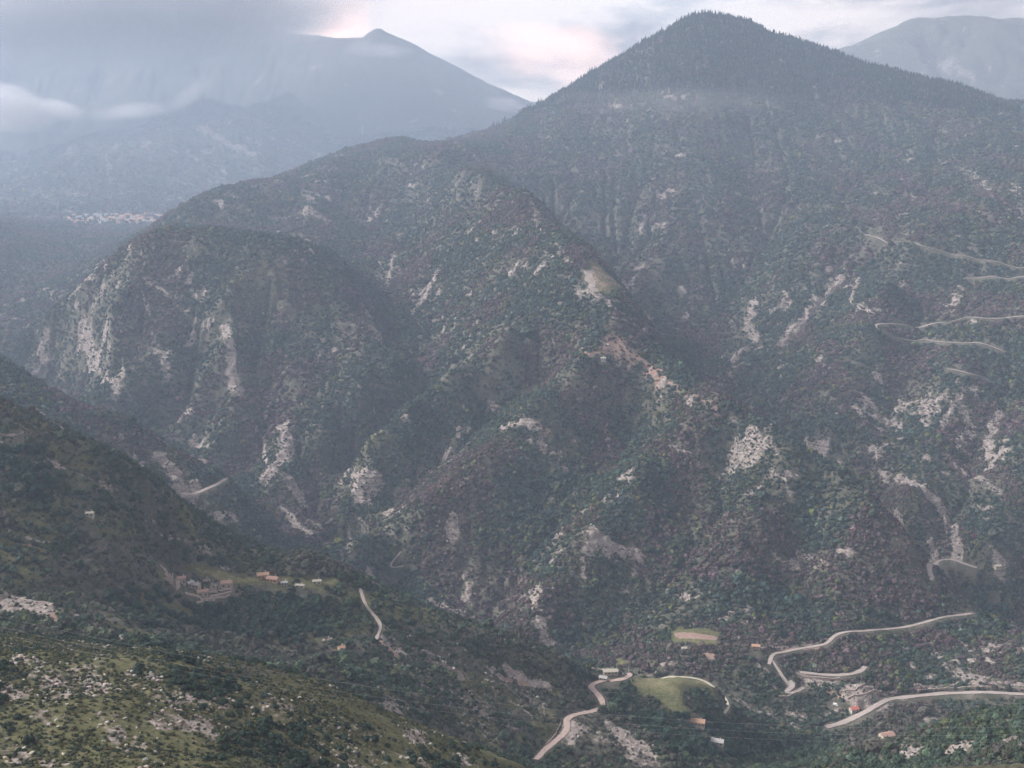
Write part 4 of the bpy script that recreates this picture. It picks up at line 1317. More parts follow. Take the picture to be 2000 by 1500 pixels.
def colour_word(c):
    c = np.array(c)
    return min(COLS, key=lambda k: np.sum((np.log(c + .004) - np.log(np.array(COLS[k]) + .004)) ** 2))


def spot(x, y, box, hor=('far left', 'left', 'centre left', 'centre right', 'right', 'far right'), ver=('top', 'upper', 'middle', 'lower', 'bottom')):
    h = hor[min(len(hor) - 1, max(0, int(len(hor) * (x - box[0]) / (box[2] - box[0]))))]
    v = ver[min(len(ver) - 1, max(0, int(len(ver) * (y - box[1]) / (box[3] - box[1]))))]
    return f'{v} {h}'


def size_word(k, n):
    return ('very large', 'large', 'medium', 'small')[min(3, int(4 * k / n))]


def zone(x, y, c, k, n):
    for ph, gp, test, box in ZONES:
        if test(x, y):
            return f'{size_word(k, n)} {colour_word(c)} tree, {spot(x, y, box)} of {ph}'.replace(' between pink road and meadow villa', ' left of the meadow villa'), gp


tree_sources = []
for n_, i in enumerate(pick):
    lb, gp = zone(px_m[i], py_m[i], tn[i], n_, len(pick))
    root = tag(obj('tree', None), lb, 'tree', gp)
    root.empty_display_size = 0.5
    r = float(r_[i])
    root.location = (mid[i, 0], mid[i, 1], mid[i, 2] + CAM_Z)
    root.rotation_euler = (0, 0, random.uniform(0, 6.28))
    root.scale = (r * random.uniform(.9, 1.15), r * random.uniform(.9, 1.15), r * random.uniform(.95, 1.25))
    tr = obj('trunk', TRUNKS[n_ % 3], root)
    cr = obj('crown', CROWNS[n_ % 5], root)
    cr.location = (0, 0, 0.95)
    cr['tint'] = [float(c) for c in tn[i]]
    if n_ < 5:
        tree_sources.append(cr)
rest = ~isind
P = mid[rest].copy()
rr = r_[rest]
P[:, 2] += rr * 0.55
scl = rr[:, None] * rng.uniform(.85, 1.2, (rest.sum(), 3))
scatter('woodland', P, scl, tn[rest], tree_sources, 'woods and scrub covering the slopes beyond the nearest trees', 'woodland')

# foreground scrub ---------------------------------------------------
fgp = candidates(290, 600, 1.7, 0.60)
fgr = candidates(420, 700, 5.0, 0.60)
fgr = fgr[fgr[:, 0] > fgr[:, 1] * .2]
fgp = np.concatenate([fgp, fgr])
den = 0.9 * (1 - np.clip(sample(ROCK, fgp[:, 0], fgp[:, 1]) * .75, 0, .9)) * np.clip(0.60 + 0.9 * fbm(fgp[:, 0], fgp[:, 1], 45, 3, 180), 0.10, 1)
pxf, pyf = project(fgp)
track = (sample(CLEAR, fgp[:, 0], fgp[:, 1]) < .4)
fgp = fgp[(rng.random(len(fgp)) < den) & track]
pxf, pyf = project(fgp)
bushy = np.clip(fbm(fgp[:, 0], fgp[:, 1], 70, 2, 190) * 1.4 + (pxf > 560) * .35 + (pxf > 1300) * .8 + (pxf > 330) * .10 - .05 + (pyf > 1480) * .1, 0, 1)
rf = np.where(rng.random(len(fgp)) < 0.22 * bushy, rng.uniform(.8, 1.9, len(fgp)), rng.uniform(.22, .75, len(fgp)))
u = rng.random((len(fgp), 1))
tf = np.where(u < .42, OLIVE * .85, np.where(u < .72, DARK * 1.15, np.where(u < .9, GREYG, DRY * .8))) * rng.uniform(.65, 1.4, (len(fgp), 1))
tf = np.where(rf[:, None] > .85, DARK * rng.uniform(.7, 1.7, (len(fgp), 1)), tf)
cand = np.nonzero((pxf > 0) & (pxf < 2000) & (pyf < 1498) & (sample(HID, fgp[:, 0], fgp[:, 1]) < .6))[0]
pick = cand[np.argsort(-(rf / fgp[:, 1])[cand])[:150]]
isind = np.zeros(len(fgp), bool)
isind[pick] = True
shrub_sources = []
for n_, i in enumerate(pick):
    sw = size_word(n_, len(pick)) + ' ' + colour_word(tf[i])
    if pxf[i] > 1400:
        lb, gp = f'{sw} shrub, {spot(pxf[i], pyf[i], (1400, 1370, 2000, 1500))} of the hillside in the bottom right corner', 'shrubs in the bottom right corner'
    elif pxf[i] > 560:
        lb, gp = f'{sw} shrub, {spot(pxf[i], pyf[i], (560, 1330, 1050, 1500))} of the foreground hill shoulder', 'shrubs on the shoulder of the foreground hill'
    else:
        lb, gp = f"{sw} shrub, {spot(pxf[i], pyf[i], (0, 1280, 560, 1500), ('far left', 'left', 'centre', 'right'), ('crest', 'upper', 'middle', 'lower'))} of the stony foreground hill", 'shrubs on the foreground hill'
    root = tag(obj('shrub', None), lb, 'shrub', gp)
    root.empty_display_size = 0.3
    r = float(rf[i])
    root.location = (fgp[i, 0], fgp[i, 1], fgp[i, 2] + CAM_Z)
    root.rotation_euler = (0, 0, random.uniform(0, 6.28))
    root.scale = (r, r * random.uniform(.8, 1.2), r * random.uniform(.8, 1.2))
    obj('stem', STEMS[n_ % 2], root)
    cr = obj('foliage', SHRUBS[n_ % 4], root)
    cr.location = (0, 0, 0.38)
    cr['tint'] = [float(c) for c in tf[i]]
    if n_ < 4:
        shrub_sources.append(cr)
rest = ~isind
P = fgp[rest].copy()
P[:, 2] += rf[rest] * .25
scatter('scrub', P, rf[rest][:, None] * rng.uniform(.8, 1.25, (rest.sum(), 3)), tf[rest], shrub_sources, 'low olive and dark scrub covering the near hills', 'scrub')

# stones -------------------------------------------------------------
STONY = np.maximum(blur(ROCK, 5) * 1.15, ROCK * .8)


def stones(y0, y1, per, kmin, rlo, rhi, fac):
    s = candidates(y0, y1, per, .55)
    rk_ = sample(STONY, s[:, 0], s[:, 1])
    k = (rk_ > kmin) & (rng.random(len(s)) < rk_ * fac) & (sample(CLEAR, s[:, 0], s[:, 1]) < .4)
    s = s[k]
    # sizes follow a long tail
    return s, rlo + (rhi - rlo) * rng.random(len(s)) ** 3.2


s1, q1 = stones(290, 560, 1.3, .08, .18, 1.15, .6)
s2, q2 = stones(560, 1250, 5, .2, .35, 1.9, .6)
s3, q3 = stones(1250, 2400, 9, .25, .6, 2.8, .6)
S = np.concatenate([s1, s2, s3])
Q = np.concatenate([q1, q2, q3])
ROCKC = np.array([.31, .28, .26])
tr_ = ROCKC * rng.uniform(.6, 1.35, (len(S), 1)) * (1 + rng.normal(0, .05, (len(S), 3)))
pxs_, pys_ = project(S)
cand = np.nonzero((pxs_ > 0) & (pxs_ < 2000) & (pys_ < 1498) & (sample(HID, S[:, 0], S[:, 1]) < .5))[0]
pick = cand[np.argsort(-(Q / S[:, 1])[cand])[:170]]
isind = np.zeros(len(S), bool)
isind[pick] = True
rock_sources = []
for n_, i in enumerate(pick):
    sw = size_word(n_, len(pick)) + ' ' + ('whitish' if tr_[i, 0] > .38 else ('pale grey' if tr_[i, 0] > .30 else 'dull grey'))
    if S[i, 1] < 560:
        lb = f"{sw} boulder, {spot(pxs_[i], pys_[i], (0, 1280, 1000, 1500), ('far left', 'left', 'left centre', 'centre', 'right', 'far right'), ('crest', 'upper', 'middle', 'lower', 'bottom'))} of the foreground hill"
    else:
        lb = f'{sw} limestone block, {spot(pxs_[i], pys_[i], (0, 800, 2000, 1500))} of the middle slopes'
    b = tag(obj('boulder', ROCKS[n_ % 5]), lb, 'boulder',
            'boulders of the foreground hill' if S[i, 1] < 560 else 'boulders on the middle slopes')
    b.location = (S[i, 0], S[i, 1], S[i, 2] + CAM_Z + Q[i] * .15)
    b.rotation_euler = (random.uniform(-.3, .3), random.uniform(-.3, .3), random.uniform(0, 6.28))
    b.scale = (Q[i] * 1.2, Q[i], Q[i] * random.uniform(.7, 1.1))
    b['tint'] = [float(c) for c in tr_[i]]
    if n_ < 5:
        rock_sources.append(b)
rest = ~isind
P = S[rest].copy()
P[:, 2] += Q[rest] * .1
scatter('scree', P, Q[rest][:, None] * rng.uniform(.7, 1.35, (rest.sum(), 3)), tr_[rest], rock_sources, 'small pale stones and ledges scattered over the bare patches', 'stones', .4)

# conifers on the skyline of the big mountain --------------------------
px = 955.0
n_ = 0
con_sources = []
while px < 1660:
    left = px < 1350
    px += random.uniform(2.5, 8.5) if left else random.uniform(6, 24)
    u = (px - 1000) / F_PX
    t = u / (math.cos(PITCH) - 0.27 * math.sin(PITCH))
    ok = (yg > 3200) & (yg < 3800)
    zz = sample(Z0, t * yg[ok], yg[ok])
    k = int(np.argmax(zz / yg[ok]))
    y = yg[ok][k] - random.uniform(0, 14)
    x = t * y
    z = float(sample(Z0, np.array([x]), np.array([y]))[0])
    h = random.uniform(9, 24) if left else random.uniform(6, 13)
    if not left:
        lb, gp = f"{'taller' if h > 9.5 else 'smaller'} conifer on the skyline {('just', 'some way', 'far')[min(2, int((px - 1350) / 105))]} right of the main summit", 'conifers right of the summit'
    else:
        seg = ('at the foot', 'on the lowest stretch', 'on the lower part', 'in the middle', 'on the upper part', 'high up', 'just below the summit', 'nearest the summit')[min(7, int((px - 955) / 50))]
        lb, gp = f"{'tall' if h > 19 else ('mid-sized' if h > 14 else 'short')} {'broad' if n_ % 2 else 'slim'} dark conifer {seg} of the skyline ridge left of the summit", 'conifers left of the summit'
    root = tag(obj('conifer', None), lb, 'conifer', gp)
    root.location = (x, y, z + CAM_Z - .5)
    root.rotation_euler = (0, 0, random.uniform(0, 6.28))
    s = h * (random.uniform(1.2, 1.5) if n_ % 2 else random.uniform(.85, 1.1))
    root.scale = (s, s, h)
    obj('trunk', POLE_TRUNKS[n_ % 2], root)
    nd = obj('needles', CONIFERS[n_ % 3], root)
    nd['tint'] = [.022 * random.uniform(.7, 1.4), .034 * random.uniform(.8, 1.3), .028]
    if n_ < 3:
        con_sources.append(nd)
    n_ += 1
cw = candidates(3050, 3720, 75, .5)
pxc, pyc = project(cw)
up = (cw[:, 2] > 60 + 60 * perlin(cw[:, 0] / 120, cw[:, 1] / 120, 200)) & (pxc > 900)
cw = grow(cw[up])
hc = rng.uniform(8, 19, len(cw))
scatter('conifer_wood', cw, np.stack([hc * 1.2, hc * 1.2, hc], 1), np.array([.024, .036, .028]) * rng.uniform(.6, 1.5, (len(cw), 1)), con_sources, 'conifer wood on the upper flanks of the main summit', 'woodland', .03)
print('instances', rest.sum(), len(mid), len(fgp), len(S), len(cw), n_)

# ------------------------------------------------------------------ buildings
WALL = {
 'stone': plain('rubble stone wall', [(0.3, (0.34, 0.275, 0.24)), (0.5, (0.48, 0.395, 0.35)), (0.7, (0.60, 0.51, 0.455))], 1.6, .6),
 'cream': plain('cream render', [(0.3, (0.46, 0.40, 0.31)), (0.7, (0.58, 0.52, 0.42))], .8),
 'ochre': plain('ochre render', [(0.3, (0.46, 0.32, 0.20)), (0.7, (0.58, 0.43, 0.29))], .8),
 'white': plain('white render', [(0.3, (0.42, 0.40, 0.37)), (0.7, (0.54, 0.52, 0.48))], .8),
}
ROOF = {
 'orange': plain('orange roof tiles', [(0.3, (0.36, 0.22, 0.15)), (0.7, (0.48, 0.32, 0.23))], 2.2, .4),
 'red': plain('salmon roof tiles', [(0.3, (0.36, 0.22, 0.18)), (0.7, (0.47, 0.31, 0.26))], 2.2, .4),
 'pinkt': plain('weathered pink roof tiles', [(0.3, (0.32, 0.20, 0.165)), (0.7, (0.50, 0.35, 0.295))], 2.2, .4),
 'grey': plain('grey sheet roof', [(0.3, (0.34, 0.34, 0.34)), (0.7, (0.48, 0.48, 0.47))], 1.2),
 'cream': plain('pale roof', [(0.3, (0.34, 0.32, 0.27)), (0.7, (0.44, 0.42, 0.36))], 1.2),
 'brightred': plain('red painted roof', [(0.3, (0.45, 0.13, 0.10)), (0.7, (0.52, 0.2, 0.16))], 1.2),
}
M_GLASS = plain('dark window glass', [(0.3, (0.02, 0.024, 0.028)), (0.7, (0.04, 0.045, 0.05))], 1)
M_WOOD = plain('painted wood', [(0.3, (0.13, 0.10, 0.075)), (0.7, (0.20, 0.155, 0.12))], 3)
M_SHUT = plain('shutter paint', [(0.3, (0.22, 0.19, 0.16)), (0.7, (0.30, 0.27, 0.23))], 3)


def boxes(name, bx, mat):
    V, Fc = [], []
    for (a, b, c), (d, e, f) in bx:
        k = len(V)
        V += [(a, b, c), (d, b, c), (d, e, c), (a, e, c), (a, b, f), (d, b, f), (d, e, f), (a, e, f)]
        Fc += [tuple(k + i for i in q) for q in ((0, 3, 2, 1), (4, 5, 6, 7), (0, 1, 5, 4), (1, 2, 6, 5), (2, 3, 7, 6), (3, 0, 4, 7))]
    return new_mesh(name, V, Fc, mat)


WIN = boxes('window', [((-.5, -.05, -.65), (.5, .05, .65))], M_GLASS)
SHUTTER = boxes('shutter', [((-.28, -.05, -.65), (.28, .05, .65))], M_SHUT)
DOOR = boxes('door', [((-.55, -.05, 0), (.55, .05, 2.1))], M_WOOD)
CHIM = boxes('chimney', [((-.35, -.35, -.8), (.35, .35, 1.1)), ((-.45, -.45, 1.1), (.45, .45, 1.25))], WALL['cream'])


def house(name, loc, w, d, h, rise, rot, wall, roof, label, cat='house', group=None, detail=True):
    root = tag(obj(name, None), label, cat, group)
    root.location = loc
    root.rotation_euler = (0, 0, rot)
    a, b, z0 = w / 2, d / 2, -3.2
    V = [(-a, -b, z0), (a, -b, z0), (a, b, z0), (-a, b, z0), (-a, -b, h), (a, -b, h), (a, b, h), (-a, b, h), (-a, 0, h + rise), (a, 0, h + rise)]
    obj('wall', new_mesh('wall', V, [(0, 1, 5, 4), (2, 3, 7, 6), (1, 2, 6, 9, 5), (3, 0, 4, 8, 7)], WALL[wall]), root)
    o, t = 0.45, 0.22
    sl = rise / b
    e = b + o
    ze, zr = h - o * sl + .04, h + rise + .04
    A = a + o
    V = [(-A, -e, ze), (A, -e, ze), (A, 0, zr), (-A, 0, zr), (A, e, ze), (-A, e, ze)]
    V += [(x, y, z + t) for x, y, z in V]
    Fc = [(6, 7, 8, 9), (9, 8, 10, 11), (0, 3, 2, 1), (3, 5, 4, 2), (0, 1, 7, 6), (4, 5, 11, 10), (1, 2, 8, 7), (2, 4, 10, 8), (3, 0, 6, 9), (5, 3, 9, 11)]
    rf_ = obj('roof', new_mesh('roof', V, Fc, ROOF[roof]), root)
    if not detail:
        return root
    c = obj('chimney', CHIM, rf_)
    c.location = (a * .45, b * .35, h + rise * .65 + .3)
    n = max(2, int(w / 3.2))
    for fl in range(2 if h > 4.8 else 1):
        for k in range(n):
            x = -a + w * (k + .5) / n
            zz = 1.5 + fl * 2.6
            if fl == 0 and k == n // 2:
                dr = obj('door', DOOR, root)
                dr.location = (x, -b - .03, 0)
                continue
            wi = obj('window', WIN, root)
            wi.location = (x, -b - .03, zz)
            for s in (-1, 1):
                sh = obj('shutter', SHUTTER, wi)
                sh.location = (s * .8, -.01, 0)
    for s in (-1, 1):
        wi = obj('window', WIN, root)
        wi.location = (s * (a + .03), 0, 1.6)
        wi.rotation_euler = (0, 0, math.pi / 2)
    return root


for (x, y, w, d, h, rise, rot, wl_, rf, lb) in HOUSES:
    q = cast(x, y)
    house('house' if w > 5.6 else 'hut', (q[0], q[1], q[2] + CAM_Z), w, d, h, rise, rot, wl_, rf, lb, 'house' if w > 5.6 else 'hut')

# the far village
WALL['pale'] = plain('sunbleached render', [(0.3, (0.66, 0.63, 0.58)), (0.7, (0.78, 0.75, 0.70))], .8)
WALL['peach'] = plain('peach render', [(0.3, (0.66, 0.48, 0.36)), (0.7, (0.76, 0.58, 0.45))], .8)
ROOF['terracotta'] = plain('terracotta tiles', [(0.3, (0.52, 0.27, 0.17)), (0.7, (0.64, 0.38, 0.26))], 2.2)
vr = random.Random(9)
vn = 0
for k in range(90):
    px = 134 + 182 * (k + vr.random()) / 90
    py = 431 + vr.uniform(-9, 8) - 3 * (px - 134) / 182
    q = cast(px, py)
    if q is None or q[1] < 3000:
        continue
    wl_ = vr.choice(['pale', 'peach', 'pale', 'cream', 'peach'])
    rf = vr.choice(['terracotta', 'terracotta', 'red', 'orange', 'grey']) if px > 215 or px < 165 else vr.choice(['grey', 'terracotta', 'cream'])
    side = 'left end' if px < 172 else ('left middle' if px < 215 else ('right middle' if px < 265 else 'right end'))
    wd = vr.uniform(9, 16)
    size = 'larger' if wd > 12.5 else 'smaller'
    rn = {'terracotta': 'terracotta', 'cream': 'cream', 'orange': 'orange', 'red': 'salmon', 'pinkt': 'dull pink', 'grey': 'grey'}[rf]
    house('village_house', (q[0], q[1], q[2] + CAM_Z), wd, vr.uniform(7, 10), vr.uniform(5, 9), vr.uniform(1.5, 2.5), vr.uniform(-.6, .6), wl_, rf,
          f'{size} {wl_} house with {rn} roof at the {side} of the far village', 'house', 'houses of the far village', False)
    vn += 1

# roofless stone ruins and terrace walls at the hamlet
def ruin(px, py, w, d, rot, label):
    q = cast(px, py)
    root = tag(obj('stone_ruin', None), label, 'ruin')
    root.location = (q[0], q[1], q[2] + CAM_Z)
    root.rotation_euler = (0, 0, rot)
    rr = np.random.default_rng(int(px))
    for (x0, y0, x1, y1) in ((-w / 2, -d / 2, w / 2, -d / 2), (w / 2, -d / 2, w / 2, d / 2), (w / 2, d / 2, -w / 2, d / 2), (-w / 2, d / 2, -w / 2, -d / 2)):
        n = 9
        V, Fc = [], []
        L = math.hypot(x1 - x0, y1 - y0)
        nx, ny = -(y1 - y0) / L * .3, (x1 - x0) / L * .3
        for i in range(n):
            k = i / (n - 1)
            top = rr.uniform(1.2, 4.6)
            for s in (-1, 1):
                V += [(x0 + (x1 - x0) * k + nx * s, y0 + (y1 - y0) * k + ny * s, -3), (x0 + (x1 - x0) * k + nx * s, y0 + (y1 - y0) * k + ny * s, top)]
        for i in range(n - 1):
            a, b = 4 * i, 4 * i + 4
            Fc += [(a, b, b + 1, a + 1), (a + 2, a + 3, b + 3, b + 2), (a + 1, b + 1, b + 3, a + 3)]
        Fc += [(0, 1, 3, 2), (4 * n - 4, 4 * n - 2, 4 * n - 1, 4 * n - 3)]
        obj('wall', new_mesh('wall', V, Fc, WALL['stone']), root)


ruin(328, 1132, 8, 6, .3, 'roofless stone ruin at the far left tip of the hamlet')
ruin(340, 1143, 7, 6, -.2, 'low roofless stone ruin just below the hamlet tip')
ruin(412, 1150, 8, 6, .1, 'roofless stone walls beside the dark tree in the hamlet')


def terrace(pxs, h, label):
    P = np.array([cast(*p) for p in pxs])
    L = np.concatenate([[0], np.cumsum(np.linalg.norm(np.diff(P[:, :2], axis=0), axis=1))])
    n = max(6, int(L[-1] / 2))
    u = np.linspace(0, L[-1], n)
    x, y = np.interp(u, L, P[:, 0]), np.interp(u, L, P[:, 1])
    z = sample(Z0, x, y) + CAM_Z
    V, Fc = [], []
    for i in range(n):
        hh = h * (1 + .25 * float(perlin(np.array([u[i] / 4]), np.array([h]), 3)[0]))
        for dy in (-.4, .4):
            V += [(x[i], y[i] + dy, z[i] - 2), (x[i], y[i] + dy, z[i] + hh)]
    for i in range(n - 1):
        a, b = 4 * i, 4 * i + 4
        Fc += [(a, b, b + 1, a + 1), (a + 2, a + 3, b + 3, b + 2), (a + 1, b + 1, b + 3, a + 3)]
    Fc += [(0, 1, 3, 2), (4 * n - 4, 4 * n - 2, 4 * n - 1, 4 * n - 3)]
    tag(obj('terrace_wall', new_mesh('terrace_wall', V, Fc, WALL['stone'])), label, 'wall')


terrace([(408,1159),(430,1155),(452,1151)], 1.7, 'topmost pale terrace wall below the large pink-roofed hamlet house')
terrace([(410,1166),(432,1162),(452,1157)], 1.6, 'middle pale terrace wall below the hamlet')
terrace([(392,1172),(415,1170),(448,1164)], 1.8, 'lowest long terrace wall below the hamlet')
terrace([(362,1160),(378,1164),(392,1168)], 1.8, 'short terrace wall at the left foot of the hamlet')
terrace([(384,1178),(398,1175),(420,1173)], 1.4, 'detached terrace wall in the trees under the hamlet')

terrace([(1792,1352),(1850,1347),(1920,1345),(2010,1348)], 3.2, 'long pale retaining wall above the main valley road')
terrace([(1566,1322),(1600,1326),(1640,1327)], 2.4, 'retaining wall under the hairpin terrace')
terrace([(1655,1366),(1690,1358),(1722,1351)], 2.2, 'upper retaining wall behind the red-roofed roadside building')
terrace([(1640,1352),(1670,1350),(1700,1344)], 2.0, 'topmost short wall of the pale cleared platform')
terrace([(1520,1362),(1540,1362),(1565,1352)], 2.2, 'retaining wall below the tight hairpin bend')
terrace([(1095,1415),(1085,1436),(1066,1456)], 2.0, 'low wall along the lower bend of the pink road')

# white post at the road bend of the spur
q = cast(1228, 1319)
po = tag(obj('utility_pole', None), 'white pole standing at the lay-by bend of the spur road', 'pole')
po.location = (q[0], q[1], q[2] + CAM_Z)
M_POLE = plain('pale concrete', [(0.3, (0.52, 0.52, 0.50)), (0.7, (0.64, 0.64, 0.62))], 1)
V, Fc = [], []
for k, (zz, rr) in enumerate(((-1, .28), (9.2, .16))):
    for i in range(8):
        V.append((rr * math.cos(i * math.pi / 4), rr * math.sin(i * math.pi / 4), zz))
for i in range(8):
    Fc.append((i, (i + 1) % 8, 8 + (i + 1) % 8, 8 + i))
Fc.append(tuple(range(8, 16)))
obj('shaft', new_mesh('shaft', V, Fc, M_POLE), po)
obj('crossarm', boxes('crossarm', [((-.9, -.08, 8.5), (.9, .08, 8.7))], M_POLE), po)
for s in (-.75, 0, .75):
    ins = obj('insulator', boxes('insulator', [((-.08, -.08, 0), (.08, .08, .35))], M_GLASS), po)
    ins.location = (s, 0, 8.7)

# parked van on the pale terrace
q = cast(1632, 1378)
van = tag(obj('parked_van', None), 'white van parked on the terrace left of the red-roofed building', 'van')
van.location = (q[0], q[1], q[2] + CAM_Z + .1)
van.rotation_euler = (0, 0, -.5)
M_PAINT = plain('white paint', [(0.3, (0.74, 0.74, 0.73)), (0.7, (0.8, 0.8, 0.79))], 1)
V = [(-2.9, -1, .4), (2.9, -1, .4), (2.9, -1, 1.2), (1.9, -1, 1.4), (1.3, -.92, 2.5), (-2.9, -.92, 2.5)]
V += [(x, -y, z) for x, y, z in V]
obj('body', new_mesh('body', V, [(0, 1, 2, 3, 4, 5), (11, 10, 9, 8, 7, 6), (0, 6, 7, 1), (1, 7, 8, 2), (2, 8, 9, 3), (3, 9, 10, 4), (4, 10, 11, 5), (5, 11, 6, 0)], M_PAINT), van)
obj('windscreen', new_mesh('windscreen', [(1.86, -.8, 1.5), (1.86, .8, 1.5), (1.38, .75, 2.36), (1.38, -.75, 2.36)], [(0, 1, 2, 3)], M_GLASS), van).location = (.03, 0, .02)
WHEEL = None
V, Fc = [], []
for yy in (-.13, .13):
    for i in range(12):
        V.append((.36 * math.cos(i * math.pi / 6), yy, .36 * math.sin(i * math.pi / 6)))
for i in range(12):
    Fc.append((i, (i + 1) % 12, 12 + (i + 1) % 12, 12 + i))
Fc += [tuple(range(12)), tuple(range(23, 11, -1))]
WHEEL = new_mesh('wheel', V, Fc, M_GLASS)
for x in (-1.9, 1.8):
    for y in (-.95, .95):
        obj('wheel', WHEEL, van).location = (x, y, .36)

# ------------------------------------------------------------------ overhead cables across the valley
M_WIRE = plain('aluminium cable', [(0.3, (0.50, 0.50, 0.50)), (0.7, (0.58, 0.58, 0.58))], 1)
WIRES = [
 ([(-300,1130),(260,1262),(465,1300),(680,1333),(845,1355),(1020,1381),(1200,1399),(1380,1409),(1650,1419),(2000,1419),(2400,1395)], 'uppermost of the three overhead cables crossing the lower right woods'),
 ([(-300,1150),(260,1280),(465,1319),(680,1352),(845,1374),(1010,1397),(1240,1417),(1400,1425),(1650,1433),(2000,1434),(2400,1412)], 'middle overhead cable crossing the lower right woods'),
 ([(-300,1165),(260,1292),(465,1331),(680,1364),(845,1386),(1010,1408),(1140,1420),(1250,1431),(1400,1440),(1650,1448),(2000,1447),(2400,1427)], 'lowest of the three overhead cables crossing the lower right woods'),
 ([(700,1305),(900,1328),(1180,1351),(1380,1364),(1650,1372),(2000,1374),(2400,1358)], 'thin separate cable crossing above the meadow, higher than the other three'),
]
for k, (pxs, lb) in enumerate(WIRES):
    W = []
    pa = np.array(pxs, float)
    cf = np.polyfit(pa[:, 0], pa[:, 1], 3)
    for px in np.linspace(pa[0, 0], pa[-1, 0], 60):
        W.append(at(px, float(np.polyval(cf, px)), 330 + 0.07 * (px + 300) + 4 * k))
    W = np.array(W) + [0, 0, CAM_Z]
    V, Fc = [], []
    for p in W:
        for i in range(4):
            V.append(p + np.array([0, math.cos(i * math.pi / 2), math.sin(i * math.pi / 2)]) * (0.032 if k < 3 else 0.022))
    for a in range(len(W) - 1):
        for i in range(4):
            Fc.append((4 * a + i, 4 * a + (i + 1) % 4, 4 * a + 4 + (i + 1) % 4, 4 * a + 4 + i))
    tag(obj('overhead_cable', new_mesh('overhead_cable', V, Fc, M_WIRE)), lb, 'cable', 'overhead cables')

# ------------------------------------------------------------------ low clouds hanging on the far slopes
def cloud_material(name, dens, soft, nscale, namp, col=(0.95, 0.93, 0.94), seed=0.0):
    m = bpy.data.materials.new(name)
    m.use_nodes = True
    nt = m.node_tree
    nt.nodes.clear()
    out = nt.nodes.new('ShaderNodeOutputMaterial')
    pv = nt.nodes.new('ShaderNodeVolumePrincipled')
    pv.inputs['Color'].default_value = (*col, 1)
    pv.inputs['Anisotropy'].default_value = 0.3
    tc_ = nt.nodes.new('ShaderNodeTexCoord')
    ln = nt.nodes.new('ShaderNodeVectorMath')
    ln.operation = 'LENGTH'
    nt.links.new(tc_.outputs['Object'], ln.inputs[0])
    mp = nt.nodes.new('ShaderNodeMapping')
    mp.inputs['Location'].default_value = (seed, seed * .7, seed * 1.3)
    nt.links.new(tc_.outputs['Object'], mp.inputs[0])
    nz = nnoise(nt, nscale, 4, .6, mp.outputs[0])
    a = nmath(nt, 'SUBTRACT', 1.0, ln.outputs['Value'])
    b = nmath(nt, 'MULTIPLY', nmath(nt, 'SUBTRACT', nz, 0.5), namp)
    s = nmath(nt, 'MULTIPLY', nmath(nt, 'ADD', a, b), 1.0 / soft, True)
    edge = nmath(nt, 'MULTIPLY', a, 6.0, True)
    s = nmath(nt, 'MULTIPLY', nmath(nt, 'MULTIPLY', s, edge), dens)
    nt.links.new(s, pv.inputs['Density'])
    nt.links.new(pv.outputs[0], out.inputs['Volume'])
    return m


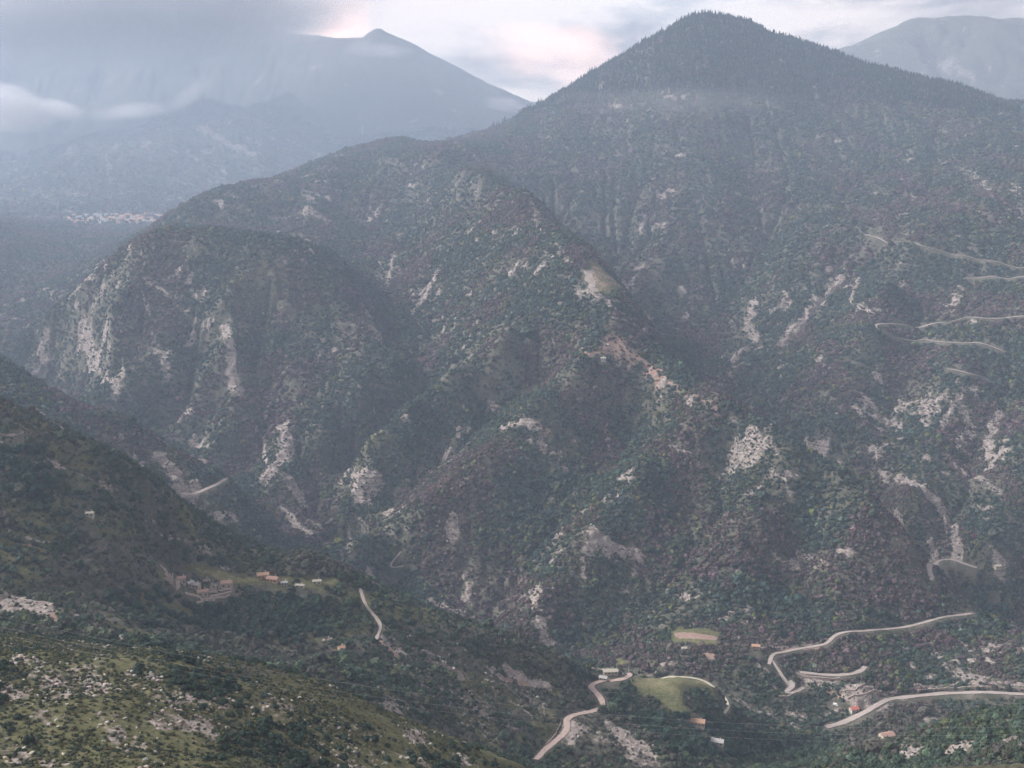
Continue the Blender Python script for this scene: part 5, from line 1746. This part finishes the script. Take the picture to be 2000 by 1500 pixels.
CLOUDS = [
 # px, py, depth, half width px, half height px, half depth m, density, softness, noise scale, noise amount, tilt, label
 (150,-12,5150,640,150,420,.0085,.5,2.6,1.5,.03,'broad grey cloud bank hiding the far mountain top at upper left'),
 (560,48,5450,170,38,160,.0045,.6,2.4,1.3,.10,'thin grey cloud trailing along the far ridge left of the pointed peak'),
 (738,98,5420,75,16,90,.0050,.6,2.2,1.2,-.05,'small wisp of cloud just under the pointed far peak'),
 (15,210,4250,90,48,150,.0110,.5,2.4,1.4,-.25,'bright cloud puff at the left edge of the picture'),
 (106,214,4250,58,22,90,.0110,.5,2.2,1.2,-.12,'small bright cloud puff right of the one at the left edge'),
 (255,216,4350,85,18,90,.0050,.6,2.4,1.3,.10,'flat pale cloud streak in front of the dark far slope'),
 (372,184,4700,56,18,80,.0075,.6,2.4,1.3,.65,'slanting cloud wisp rising off the far spur'),
 (985,204,5150,46,16,80,.0090,.5,2.2,1.2,-.15,'little white cloud on the far ridge next to the big mountain'),
 (1320,196,3020,260,34,120,.0009,.7,2.5,1.4,.0,'faint mist streak across the face of the main mountain'),
]
for k, (px, py, D_, hw, hh, hd, dn, so, ns, na, ti, lb) in enumerate(CLOUDS):
    c = at(px, py, D_)
    me = new_mesh('low_cloud', ICO2[0], ICO2[1], cloud_material('low cloud', dn, so, ns, na, seed=3.1 * k + 1), True)
    o = tag(obj('low_cloud', me), lb, 'cloud')
    o.location = (c[0], c[1], c[2] + CAM_Z)
    o.scale = (hw * D_ / F_PX * 1.05, hd, hh * D_ / F_PX * 1.05)
    o.rotation_euler = (0, -ti, 0)
# thicker mist round the far mountains
MIST = True
if MIST:
    me = new_mesh('mist_bank', ICO2[0], ICO2[1], cloud_material('mist', .00016, .55, 2.0, .5, (0.62, 0.78, 1.0), 9.0), True)
    o = tag(obj('mist_bank', me), 'wide soft bank of bluish mist around the far mountains', 'mist', kind='stuff')
    o.location = (-300, 4500, CAM_Z - 40)
    o.scale = (4600, 2450, 720)

# ------------------------------------------------------------------ haze: one even body of air round everything
def box_mesh(name, lo, hi, mat):
    (a, b, c), (d, e, f) = lo, hi
    V = [(a, b, c), (d, b, c), (d, e, c), (a, e, c), (a, b, f), (d, b, f), (d, e, f), (a, e, f)]
    return new_mesh(name, V, [(0, 3, 2, 1), (4, 5, 6, 7), (0, 1, 5, 4), (1, 2, 6, 5), (2, 3, 7, 6), (3, 0, 4, 7)], mat)


HAZE_DENSITY = 0.000105
m = bpy.data.materials.new('haze')
m.use_nodes = True
nt = m.node_tree
nt.nodes.clear()
o_ = nt.nodes.new('ShaderNodeOutputMaterial')
pv = nt.nodes.new('ShaderNodeVolumePrincipled')
pv.inputs['Color'].default_value = (0.60, 0.75, 1.0, 1)
pv.inputs['Density'].default_value = HAZE_DENSITY
pv.inputs['Anisotropy'].default_value = 0.2
nt.links.new(pv.outputs[0], o_.inputs['Volume'])
hz_o = obj('haze', box_mesh('haze', (-5600, -3100, -60), (5600, 7060, CAM_Z + 1000), m))
tag(hz_o, 'even bluish evening haze filling the valleys', 'haze', kind='stuff')
